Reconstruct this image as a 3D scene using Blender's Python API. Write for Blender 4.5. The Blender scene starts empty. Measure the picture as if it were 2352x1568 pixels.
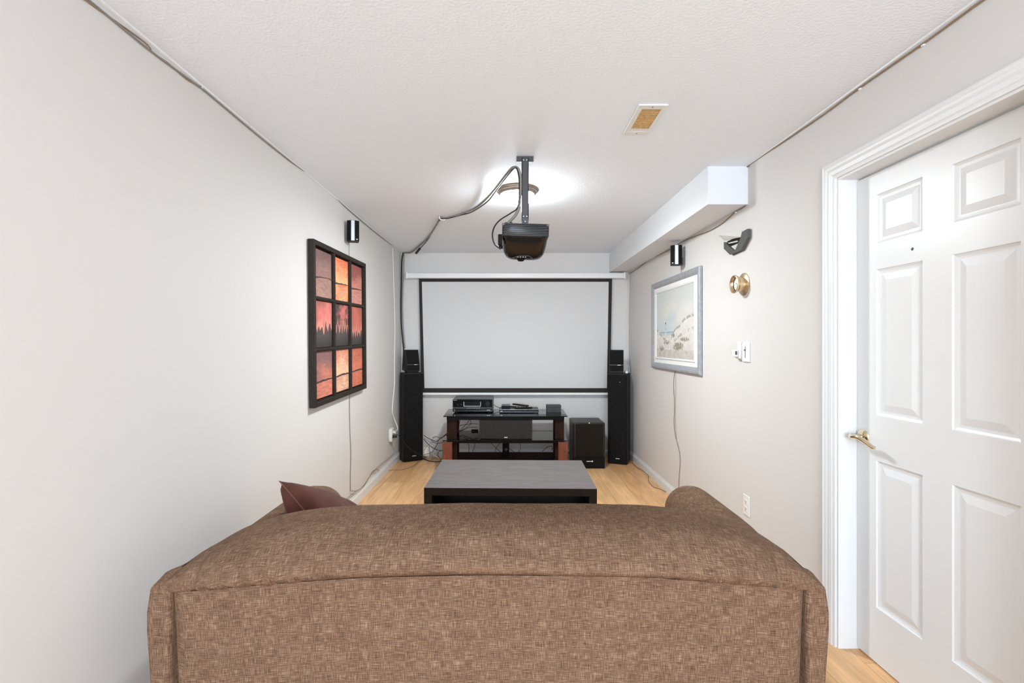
import bpy, bmesh, math, random
from mathutils import Vector, Matrix, noise
random.seed(7)
S = bpy.context.scene
COL = S.collection
# ------------------------------------------------------------------ camera, light, exposure
CAM = 1.34           # eye height
F = 1080.0           # focal length in pixels of the 2352 px wide frame
VX, VY = 1167.0, 788.0
CEIL = 2.405
BACK = 5.56
REAR = -4.2
cd = bpy.data.cameras.new('camera'); cam = bpy.data.objects.new('camera', cd); COL.objects.link(cam)
cam.location = (0, 0, CAM); cam.rotation_euler = (math.radians(90), 0, 0)
cd.sensor_fit = 'HORIZONTAL'; cd.sensor_width = 36.0; cd.lens = 36.0*F/2352.0
cd.shift_x = (1176-VX)/2352.0; cd.shift_y = (VY-784)/2352.0
cd.clip_start = 0.05; cd.clip_end = 100
S.camera = cam
wd = bpy.data.worlds.new('world'); S.world = wd; wd.use_nodes = True
wd.node_tree.nodes['Background'].inputs[0].default_value = (0.9, 0.95, 1, 1)
wd.node_tree.nodes['Background'].inputs[1].default_value = 0.5
S.view_settings.view_transform = 'Standard'; S.view_settings.look = 'None'
S.view_settings.gamma = 1; S.view_settings.use_curve_mapping = False
S.view_settings.exposure = 1.63
LAMP_FRONT, LAMP_REAR, LAMP_FILL = 47.0, 27.0, 20.0     # bowl emission strengths
ld = bpy.data.lights.new('rear_fill', 'AREA'); ld.shape = 'RECTANGLE'; ld.size = 2.3; ld.size_y = 1.5; ld.energy = 74; ld.color = (.80, .95, 1.15)
lo = bpy.data.objects.new('rear_fill_light', ld); COL.objects.link(lo); lo.location = (.1, REAR+.45, 1.25); lo.rotation_euler = (math.radians(112), 0, 0)  # area light added behind the camera as ambient fill, no known source
# ------------------------------------------------------------------ coordinate helpers
def xl(y): return -1.2715 + 0.0015*y
def xr(y): return 1.4255 + 0.0072*(BACK-y)
def W(px, py, y): return Vector(((px-VX)*y/F, y, CAM-(py-VY)*y/F))
def WL(px, py, off=0.004):
    k = (px-VX)/F; y = (-1.2715+off)/(k-0.0015); return W(px, py, y)
def WR(px, py, off=0.004):
    k = (px-VX)/F; y = (1.4255+0.0072*BACK-off)/(k+0.0072); return W(px, py, y)
def WC(px, py, off=0.004): return W(px, py, (CEIL-CAM-off)*F/(VY-py))
def WF(px, py, off=0.004): return W(px, py, (CAM-off)*F/(py-VY))
def interp(tab, x):
    if x <= tab[0][0]: return tab[0][1]
    if x >= tab[-1][0]: return tab[-1][1]
    for i in range(len(tab)-1):
        if tab[i][0] <= x <= tab[i+1][0]:
            t = (x-tab[i][0])/(tab[i+1][0]-tab[i][0])
            p0 = tab[max(i-1, 0)][1]; p1 = tab[i][1]; p2 = tab[i+1][1]; p3 = tab[min(i+2, len(tab)-1)][1]
            m1 = (p2-p0)/2; m2 = (p3-p1)/2
            return (2*t**3-3*t*t+1)*p1+(t**3-2*t*t+t)*m1+(-2*t**3+3*t*t)*p2+(t**3-t*t)*m2
def sstep(a, b, x):
    t = max(0, min(1, (x-a)/(b-a))); return t*t*(3-2*t)
# ------------------------------------------------------------------ materials
def lin(c):
    return tuple(((v/255)/12.92 if v/255 <= 0.04045 else ((v/255+0.055)/1.055)**2.4) for v in c)+(1,)
MATS = {}
def mat(name, col, rough=0.5, metal=0.0, emis=0, bump=0, bscale=200, spec=0.5, var=0, vscale=5, coat=0, sheen=0, stretch=None, alpha=None):
    if name in MATS: return MATS[name]
    m = bpy.data.materials.new(name); m.use_nodes = True; nt = m.node_tree; n = nt.nodes; l = nt.links
    b = n['Principled BSDF']; c = lin(col)
    b.inputs['Base Color'].default_value = c; b.inputs['Roughness'].default_value = rough
    b.inputs['Metallic'].default_value = metal; b.inputs['Specular IOR Level'].default_value = spec
    b.inputs['Coat Weight'].default_value = coat; b.inputs['Coat Roughness'].default_value = 0.05
    if sheen:
        b.inputs['Sheen Weight'].default_value = sheen; b.inputs['Sheen Roughness'].default_value = 0.4
    tc = n.new('ShaderNodeTexCoord'); mp = n.new('ShaderNodeMapping'); l.new(tc.outputs['Object'], mp.inputs[0])
    if stretch: mp.inputs['Scale'].default_value = stretch
    if emis:
        b.inputs['Emission Color'].default_value = c; b.inputs['Emission Strength'].default_value = emis
    if var:
        nz = n.new('ShaderNodeTexNoise'); nz.inputs['Scale'].default_value = vscale; nz.inputs['Detail'].default_value = 6
        l.new(mp.outputs[0], nz.inputs[0])
        r = n.new('ShaderNodeMapRange'); r.inputs[1].default_value = .3; r.inputs[2].default_value = .7
        r.inputs[3].default_value = 1-var; r.inputs[4].default_value = 1+var; l.new(nz.outputs[0], r.inputs[0])
        mx = n.new('ShaderNodeVectorMath'); mx.operation = 'SCALE'; mx.inputs[0].default_value = c[:3]
        l.new(r.outputs[0], mx.inputs['Scale']); l.new(mx.outputs[0], b.inputs['Base Color'])
    if bump:
        nb = n.new('ShaderNodeTexNoise'); nb.inputs['Scale'].default_value = bscale; nb.inputs['Detail'].default_value = 3
        l.new(mp.outputs[0], nb.inputs[0])
        bp = n.new('ShaderNodeBump'); bp.inputs['Strength'].default_value = bump; bp.inputs['Distance'].default_value = 0.002
        l.new(nb.outputs[0], bp.inputs['Height']); l.new(bp.outputs[0], b.inputs['Normal'])
    MATS[name] = m; return m
def mat_vcol(name, rough=0.6):
    m = bpy.data.materials.new(name); m.use_nodes = True; nt = m.node_tree
    a = nt.nodes.new('ShaderNodeVertexColor'); a.layer_name = 'paint'
    b = nt.nodes['Principled BSDF']; b.inputs['Roughness'].default_value = rough
    tc = nt.nodes.new('ShaderNodeTexCoord'); nz = nt.nodes.new('ShaderNodeTexNoise'); nz.inputs['Scale'].default_value = 180
    nt.links.new(tc.outputs['Object'], nz.inputs[0]); bp = nt.nodes.new('ShaderNodeBump'); bp.inputs['Strength'].default_value = .25; bp.inputs['Distance'].default_value = .002
    nt.links.new(nz.outputs[0], bp.inputs['Height']); nt.links.new(bp.outputs[0], b.inputs['Normal'])
    nt.links.new(a.outputs[0], b.inputs['Base Color']); return m
M_wall = mat('wall_paint', (215, 211, 206), .75, bump=.12, bscale=140, spec=.25)
M_ceil = mat('ceiling_stipple', (238, 243, 247), .9, bump=.9, bscale=95, spec=.15)
M_white = mat('white_gloss_paint', (231, 231, 229), .35, bump=.05, bscale=60)
M_trim = mat('white_trim', (226, 226, 224), .4)
M_soffit = mat('soffit_paint', (226, 228, 229), .8, spec=.2, bump=.05, bscale=120)
M_plastic_w = mat('white_plastic', (232, 231, 226), .35)
M_greyslot = mat('dark_slots', (70, 68, 64), .6)
M_black = mat('black_plastic', (15, 14, 14), .5, spec=.3, var=.2, vscale=40)
M_blackgl = mat('black_gloss', (8, 8, 7), .18, spec=.25)
M_blackvin = mat('black_ash_vinyl', (34, 33, 31), .6, spec=.25, bump=.5, bscale=260, var=.35, vscale=150, stretch=(1, 1, .25))
M_cloth = mat('speaker_cloth', (29, 28, 28), .95, spec=.1, bump=1, bscale=450, var=.8, vscale=170)
M_cloth2 = mat('speaker_cloth_grey', (54, 50, 50), .95, spec=.1, bump=1, bscale=450, var=.35, vscale=200)
M_cloth3 = mat('speaker_cloth_brown', (36, 31, 25), .95, spec=.1, bump=1, bscale=450, var=.4, vscale=180)
M_silver = mat('brushed_silver', (205, 206, 208), .35, metal=.6)
M_chrome = mat('chrome_strip', (210, 212, 220), .15, metal=1)
M_badge = mat('badge_silver', (225, 222, 215), .4, metal=.2)
M_brass = mat('satin_brass', (216, 194, 160), .33, metal=1)
M_nickel = mat('polished_champagne', (222, 208, 178), .12, metal=1)
M_louv = mat('louvre_grey', (62, 62, 62), .35)
M_bronze = mat('aged_bronze_rim', (120, 108, 98), .4, metal=.6, var=.2, vscale=30)
M_cabB = mat('black_cable', (28, 26, 24), .55)
M_cabG = mat('grey_cable', (134, 128, 120), .6)
M_cabW = mat('white_cable', (226, 224, 218), .5)
M_cabT = mat('tan_cable', (140, 118, 92), .6)
M_grey = mat('dark_grey_metal', (84, 84, 84), .5, metal=.4, var=.15, vscale=60)
M_steel = mat('charcoal_steel', (74, 74, 75), .45, metal=.3)
M_frameL = mat('dark_brown_frame', (44, 37, 31), .6, spec=.2, var=.25, vscale=60, bump=.3, bscale=120)
M_frameS = mat('silver_grey_frame', (158, 160, 163), .5, metal=.15, var=.14, vscale=35, stretch=(1, 1, 1))
M_mat = mat('white_mat_board', (236, 234, 230), .8)
M_glassblk = mat('smoked_glass', (14, 14, 12), .04, coat=.0, spec=.6)
M_wooddk = mat('dark_walnut', (44, 26, 17), .7, spec=.12, var=.35, vscale=18, stretch=(3, 3, .5))
M_woodred = mat('reddish_wood', (112, 56, 34), .45, var=.3, vscale=25, stretch=(3, 3, .4), coat=.1)
M_granite = mat('charcoal_granite', (78, 78, 73), .5, var=.25, vscale=150)
M_frost = mat('frosted_glass', (204, 205, 196), .25)
M_dark = mat('near_black', (10, 9, 8), .6, spec=.2)
M_velvet = mat('brown_velvet', (84, 46, 36), .8, spec=.2, sheen=.12, var=.3, vscale=9, bump=.3, bscale=200)
M_tan = mat('yellowed_filter', (206, 168, 112), .8, var=.15, vscale=80)
M_tand = mat('brown_filter_gap', (150, 108, 58), .9)
def wood_top():
    m = mat('black_brown_top', (84, 78, 76), .42, spec=.5)
    nt = m.node_tree; n = nt.nodes; l = nt.links; b = n['Principled BSDF']
    tc = n.new('ShaderNodeTexCoord'); mp = n.new('ShaderNodeMapping'); mp.inputs['Scale'].default_value = (3.5, 45, 20)
    l.new(tc.outputs['Object'], mp.inputs[0])
    nz = n.new('ShaderNodeTexNoise'); nz.inputs['Scale'].default_value = 2.2; nz.inputs['Detail'].default_value = 8; nz.inputs['Roughness'].default_value = .65
    l.new(mp.outputs[0], nz.inputs[0])
    cr = n.new('ShaderNodeValToRGB'); cr.color_ramp.elements[0].position = .3; cr.color_ramp.elements[0].color = lin((74, 69, 67))
    cr.color_ramp.elements[1].position = .7; cr.color_ramp.elements[1].color = lin((116, 108, 106))
    l.new(nz.outputs[0], cr.inputs[0]); l.new(cr.outputs[0], b.inputs['Base Color'])
    return m
M_ttop = wood_top()
M_tside = mat('black_brown_edge', (34, 29, 25), .6, spec=.25, var=.2, vscale=60)
def floor_mat():
    m = bpy.data.materials.new('oak_laminate'); m.use_nodes = True; nt = m.node_tree; n = nt.nodes; l = nt.links
    b = n['Principled BSDF']; b.inputs['Roughness'].default_value = .38
    tc = n.new('ShaderNodeTexCoord')
    mp = n.new('ShaderNodeMapping'); mp.inputs['Rotation'].default_value = (0, 0, math.radians(90)); l.new(tc.outputs['Object'], mp.inputs[0])
    br = n.new('ShaderNodeTexBrick'); br.inputs['Scale'].default_value = 1; br.inputs['Brick Width'].default_value = 1.28
    br.inputs['Row Height'].default_value = .192; br.inputs['Mortar Size'].default_value = .0012; br.inputs['Mortar Smooth'].default_value = .3
    br.offset = .37; br.inputs['Color1'].default_value = lin((232, 186, 134)); br.inputs['Color2'].default_value = lin((218, 168, 116))
    br.inputs['Mortar'].default_value = lin((168, 122, 76)); l.new(mp.outputs[0], br.inputs[0])
    m2 = n.new('ShaderNodeMapping'); m2.inputs['Scale'].default_value = (26, 1.6, 1); l.new(tc.outputs['Object'], m2.inputs[0])
    nz = n.new('ShaderNodeTexNoise'); nz.inputs['Scale'].default_value = 1.6; nz.inputs['Detail'].default_value = 9; nz.inputs['Roughness'].default_value = .62; nz.inputs['Distortion'].default_value = .8
    l.new(m2.outputs[0], nz.inputs[0])
    m3 = n.new('ShaderNodeMapping'); m3.inputs['Scale'].default_value = (5, .9, 1); l.new(tc.outputs['Object'], m3.inputs[0])
    nz2 = n.new('ShaderNodeTexNoise'); nz2.inputs['Scale'].default_value = 1.8; nz2.inputs['Detail'].default_value = 3; nz2.inputs['Distortion'].default_value = 1.5
    l.new(m3.outputs[0], nz2.inputs[0])
    ad = n.new('ShaderNodeMath'); ad.operation = 'ADD'; l.new(nz.outputs[0], ad.inputs[0]); l.new(nz2.outputs[0], ad.inputs[1])
    r = n.new('ShaderNodeMapRange'); r.inputs[1].default_value = .7; r.inputs[2].default_value = 1.3; r.inputs[3].default_value = .74; r.inputs[4].default_value = 1.16
    l.new(ad.outputs[0], r.inputs[0])
    mx = n.new('ShaderNodeVectorMath'); mx.operation = 'SCALE'; l.new(br.outputs[0], mx.inputs[0]); l.new(r.outputs[0], mx.inputs['Scale'])
    l.new(mx.outputs[0], b.inputs['Base Color'])
    return m
M_floor = floor_mat()
def sofa_mat():
    m = bpy.data.materials.new('heathered_brown_linen'); m.use_nodes = True; nt = m.node_tree; n = nt.nodes; l = nt.links
    b = n['Principled BSDF']; b.inputs['Roughness'].default_value = .9; b.inputs['Specular IOR Level'].default_value = .15
    b.inputs['Sheen Weight'].default_value = 0
    uv = n.new('ShaderNodeTexCoord')
    def streak(sx, sy, det, rg):
        mp = n.new('ShaderNodeMapping'); mp.inputs['Scale'].default_value = (sx, sy, 1); l.new(uv.outputs['UV'], mp.inputs[0])
        z = n.new('ShaderNodeTexNoise'); z.inputs['Scale'].default_value = 1; z.inputs['Detail'].default_value = det; z.inputs['Roughness'].default_value = rg
        l.new(mp.outputs[0], z.inputs[0]); return z.outputs[0]
    def add(a, c, k=1):
        q = n.new('ShaderNodeMath'); q.operation = 'MULTIPLY_ADD'; l.new(c, q.inputs[0]); q.inputs[1].default_value = k
        if isinstance(a, float): q.inputs[2].default_value = a
        else: l.new(a, q.inputs[2])
        return q.outputs[0]
    h = streak(30, 520, 3, .6); v = streak(520, 34, 3, .6); big = streak(9, 26, 4, .6); b2 = streak(26, 9, 3, .6)
    s = add(0.0, h, 1.0); s = add(s, v, .9); s = add(s, big, .22); s = add(s, b2, .16)
    r = n.new('ShaderNodeValToRGB'); e = r.color_ramp.elements
    sc = n.new('ShaderNodeMath'); sc.operation = 'MULTIPLY'; sc.inputs[1].default_value = 1/2.28; l.new(s, sc.inputs[0])
    e[0].position = .38; e[0].color = lin((72, 50, 37)); e[1].position = .64; e[1].color = lin((158, 130, 107))
    x = r.color_ramp.elements.new(.5); x.color = lin((109, 84, 65))
    l.new(sc.outputs[0], r.inputs[0]); l.new(r.outputs[0], b.inputs['Base Color'])
    bp = n.new('ShaderNodeBump'); bp.inputs['Strength'].default_value = .5; bp.inputs['Distance'].default_value = .002
    l.new(sc.outputs[0], bp.inputs['Height']); l.new(bp.outputs[0], b.inputs['Normal'])
    return m
M_sofa = sofa_mat()
# ------------------------------------------------------------------ mesh helpers
def BM(): return bmesh.new()
def box(bm, x0, x1, y0, y1, z0, z1, bev=0, seg=2, M=None):
    r = bmesh.ops.create_cube(bm, size=1); vs = r['verts']
    for v in vs:
        v.co = Vector(((x0+x1)/2+v.co.x*abs(x1-x0), (y0+y1)/2+v.co.y*abs(y1-y0), (z0+z1)/2+v.co.z*abs(z1-z0)))
    if bev:
        es = list({e for v in vs for e in v.link_edges})
        r = bmesh.ops.bevel(bm, geom=es, offset=bev, segments=seg, profile=.5, affect='EDGES')
        vs = [v for v in set(list(r['verts'])+[v for v in vs if v.is_valid])]
        vs = list({v for f in r['faces'] for v in f.verts} | {v for v in vs if v.is_valid})
    if M is not None:
        for v in vs: v.co = M @ v.co
    return vs
def prism(bm, pts, a0, a1, fn):
    """pts 2-D outline, extruded from a0 to a1; fn(u,v,a)->xyz"""
    lo = [bm.verts.new(fn(u, v, a0)) for u, v in pts]; hi = [bm.verts.new(fn(u, v, a1)) for u, v in pts]
    n = len(pts)
    bm.faces.new(lo[::-1]); bm.faces.new(hi)
    for i in range(n): bm.faces.new((lo[i], lo[(i+1) % n], hi[(i+1) % n], hi[i]))
def lathe(bm, prof, M=Matrix(), seg=40):
    rings = []
    for r, h in prof:
        if r < 1e-6: rings.append([bm.verts.new(M @ Vector((0, 0, h)))])
        else: rings.append([bm.verts.new(M @ Vector((r*math.cos(2*math.pi*i/seg), r*math.sin(2*math.pi*i/seg), h))) for i in range(seg)])
    for a, b in zip(rings, rings[1:]):
        for i in range(seg):
            j = (i+1) % seg
            if len(a) == 1 and len(b) == 1: continue
            if len(a) == 1: bm.faces.new((a[0], b[j], b[i]))
            elif len(b) == 1: bm.faces.new((a[i], a[j], b[0]))
            else: bm.faces.new((a[i], a[j], b[j], b[i]))
def smooth_path(pts, sub=8):
    pts = [Vector(p) for p in pts]
    if len(pts) < 3: return pts
    out = []
    P = [2*pts[0]-pts[1]]+pts+[2*pts[-1]-pts[-2]]
    for i in range(1, len(P)-2):
        for k in range(sub):
            t = k/sub
            p0, p1, p2, p3 = P[i-1], P[i], P[i+1], P[i+2]
            out.append(.5*((2*p1)+(-p0+p2)*t+(2*p0-5*p1+4*p2-p3)*t*t+(-p0+3*p1-3*p2+p3)*t**3))
    out.append(pts[-1]); return out
def tube(bm, pts, rad, seg=8, sub=8, flat=None):
    pts = smooth_path(pts, sub); n = len(pts); rings = []
    up = Vector((0, 0, 1)); prev = None
    for i, p in enumerate(pts):
        t = (pts[min(i+1, n-1)]-pts[max(i-1, 0)])
        if t.length < 1e-9: t = Vector((0, 0, 1))
        t.normalize()
        if prev is None:
            a = up if abs(t.dot(up)) < .9 else Vector((1, 0, 0)); u = t.cross(a).normalized()
        else:
            u = (prev-t*prev.dot(t))
            u = u.normalized() if u.length > 1e-6 else t.orthogonal().normalized()
        prev = u; v = t.cross(u)
        r = rad(i/(n-1)) if callable(rad) else rad
        ru, rv = (r, r) if not isinstance(r, tuple) else r
        rings.append([bm.verts.new(p+u*ru*math.cos(2*math.pi*k/seg)+v*rv*math.sin(2*math.pi*k/seg)) for k in range(seg)])
    for a, b in zip(rings, rings[1:]):
        for k in range(seg): bm.faces.new((a[k], a[(k+1) % seg], b[(k+1) % seg], b[k]))
    bm.faces.new(rings[0][::-1]); bm.faces.new(rings[-1])
def grid(bm, rows, closed=False, uv=True, flip=False):
    """rows of points; UV in metres along rows/columns"""
    lay = bm.loops.layers.uv.verify()
    V = [[bm.verts.new(p) for p in r] for r in rows]; nr = len(V); nc = len(V[0])
    mr = rows[nr//2]; U = [0]
    for i in range(1, nc): U.append(U[-1]+(Vector(mr[i])-Vector(mr[i-1])).length)
    if closed: U.append(U[-1]+(Vector(mr[0])-Vector(mr[-1])).length)
    T = [0]; mc = nc//2
    for i in range(1, nr): T.append(T[-1]+(Vector(rows[i][mc])-Vector(rows[i-1][mc])).length)
    for i in range(nr-1):
        for j in range(nc if closed else nc-1):
            k = (j+1) % nc
            idx = [(i, j, j), (i, k, j+1), (i+1, k, j+1), (i+1, j, j)]
            if flip: idx = idx[::-1]
            try: f = bm.faces.new([V[a][b] for a, b, c in idx])
            except ValueError: continue
            for lp, (a, b, c) in zip(f.loops, idx): lp[lay].uv = (U[c], T[a])
    return V
WM = {}
def thing(name, label, cat, loc=(0, 0, 0), rotz=0, group=None, kind=None):
    o = bpy.data.objects.new(name, None); COL.objects.link(o); o.empty_display_size = .1
    o.location = loc; o.rotation_euler = (0, 0, rotz); o['label'] = label; o['category'] = cat
    if group: o['group'] = group
    if kind: o['kind'] = kind
    WM[o.name] = Matrix.Translation(Vector(loc)) @ Matrix.Rotation(rotz, 4, 'Z'); return o
def obj(name, bm, m, parent=None, smooth=None, local=False, label=None, cat=None, group=None, kind=None, fixn=True):
    """bm is in world space unless local (then in the parent's own space)"""
    if fixn: bmesh.ops.recalc_face_normals(bm, faces=bm.faces[:])
    me = bpy.data.meshes.new(name)
    loc = Vector((0, 0, 0))
    if parent is not None:
        if not local:
            inv = WM[parent.name].inverted()
            for v in bm.verts: v.co = inv @ v.co
    else:
        xs = [v.co for v in bm.verts]
        lo = Vector((min(c.x for c in xs), min(c.y for c in xs), min(c.z for c in xs))); hi = Vector((max(c.x for c in xs), max(c.y for c in xs), max(c.z for c in xs)))
        loc = Vector(((lo.x+hi.x)/2, (lo.y+hi.y)/2, lo.z))
        for v in bm.verts: v.co -= loc
    if m is M_sofa:
        lay = bm.loops.layers.uv.verify()
        for f in bm.faces:
            if all(lp[lay].uv.length < 1e-9 for lp in f.loops) or len(f.verts) > 4:
                n = f.normal; ax = max(range(3), key=lambda i: abs(n[i])); a, b = [(1, 2), (0, 2), (0, 1)][ax]
                for lp in f.loops: lp[lay].uv = (lp.vert.co[a], lp.vert.co[b])
    if smooth is not None:
        for f in bm.faces: f.smooth = True
        for e in bm.edges:
            if len(e.link_faces) == 2 and e.calc_face_angle(0) > math.radians(smooth): e.smooth = False
    bm.to_mesh(me); bm.free(); me.materials.append(m)
    o = bpy.data.objects.new(name, me); COL.objects.link(o)
    if parent is not None:
        o.parent = parent; WM[o.name] = WM[parent.name].copy()
    else:
        o.location = loc; WM[o.name] = Matrix.Translation(loc)
    if label: o['label'] = label
    if cat: o['category'] = cat
    if group: o['group'] = group
    if kind: o['kind'] = kind
    return o
def struct(name, bm, m, label=None, **k): return obj(name, bm, m, kind='structure', label=label, **k)
def bobj(name, m, parent, x0, x1, y0, y1, z0, z1, bev=0, local=False, **k):
    bm = BM(); box(bm, x0, x1, y0, y1, z0, z1, bev); return obj(name, bm, m, parent, local=local, **k)
def cable(name, pts, rad, m, label, cat='cable', group=None, sub=8):
    bm = BM(); tube(bm, pts, rad, 8, sub); return obj(name, bm, m, smooth=60, label=label, cat=cat, group=group)
def text(name, s, size, m, parent, M, ext=.0006):
    c = bpy.data.curves.new(name, 'FONT'); c.body = s; c.size = size; c.extrude = ext; c.align_x = 'CENTER'; c.align_y = 'CENTER'
    o = bpy.data.objects.new(name+'_tmp', c); COL.objects.link(o)
    bpy.context.view_layer.update()
    me = bpy.data.meshes.new_from_object(o.evaluated_get(bpy.context.evaluated_depsgraph_get()))
    bpy.data.objects.remove(o); inv = WM[parent.name].inverted()
    for v in me.vertices: v.co = inv @ (M @ v.co)
    me.materials.clear(); me.materials.append(m)
    o = bpy.data.objects.new(name, me); COL.objects.link(o); o.parent = parent; WM[o.name] = WM[parent.name].copy(); return o
FACING = Matrix(((1, 0, 0, 0), (0, 0, -1, 0), (0, 1, 0, 0), (0, 0, 0, 1)))   # text lying in XZ, readable from -Y
# ------------------------------------------------------------------ room shell
bm = BM(); box(bm, -1.45, 1.75, REAR-.1, BACK+.12, -.1, 0); struct('floor', bm, M_floor, 'light oak laminate floor')
bm = BM(); box(bm, -1.45, 1.75, REAR-.1, BACK+.12, CEIL, CEIL+.1); struct('ceiling', bm, M_ceil, 'white stippled ceiling')
bm = BM(); prism(bm, [(xl(REAR), REAR), (xl(BACK), BACK), (-1.42, BACK), (-1.42, REAR)], 0, CEIL, lambda u, v, a: (u, v, a)); struct('wall_left', bm, M_wall)
bm = BM(); box(bm, -1.42, 1.72, BACK, BACK+.1, 0, CEIL); struct('wall_back', bm, M_wall)
bm = BM(); box(bm, -1.42, 1.72, REAR-.1, REAR, 0, CEIL); struct('wall_front', bm, M_wall)
wn = BM(); box(wn, -1.08, 1.28, REAR+.001, REAR+.03, .66, 2.24)
struct('added_window_1', wn, mat('added_window_pane', (225, 236, 245), .3), 'added wide window panel, unseen behind the viewer')  # made-up pane that goes with the added fill light, gives no light itself
DY1, DY0, DTOP = 2.067, 1.285, 2.06           # door opening along the right wall
bm = BM()
for a, b, z0, z1 in ((DY1, BACK, 0, CEIL), (REAR, DY0, 0, CEIL), (DY0, DY1, DTOP, CEIL)):
    prism(bm, [(xr(a), a), (xr(b), b), (1.60, b), (1.60, a)], z0, z1, lambda u, v, a_: (u, v, a_))
struct('wall_right', bm, M_wall)
# soffit along the right wall
bm = BM(); prism(bm, [(1.2035, 2.833), (1.196, BACK), (xr(BACK), BACK), (xr(2.833), 2.833)], CAM+.8365, CEIL, lambda u, v, a: (u, v, a))
struct('trim_1', bm, M_soffit, 'white boxed soffit under ceiling along right wall')
# baseboards
def baseboard(name, pts, h=.088, t=.013, M=None):
    """pts: two xy points, board lies on the left side of the direction"""
    a, b = Vector(pts[0]), Vector(pts[1]); d = (b-a).normalized(); nrm = Vector((-d.y, d.x))
    prof = [(0, 0), (t, 0), (t, h*.72), (t*.75, h*.8), (t*.45, h*.9), (t*.4, h), (0, h)]
    bm = BM(); L = (b-a).length
    prism(bm, prof, 0, L, lambda u, v, s: (a.x+d.x*s+nrm.x*u, a.y+d.y*s+nrm.y*u, v))
    return struct(name, bm, M_trim)
baseboard('baseboard_left', ((xl(BACK-.014), BACK-.014), (xl(REAR), REAR)))
baseboard('baseboard_right', ((xr(2.145), 2.145), (xr(BACK-.014), BACK-.014)))
baseboard('baseboard_back', ((xr(BACK)-.001, BACK), (xl(BACK)+.001, BACK)))
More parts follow.
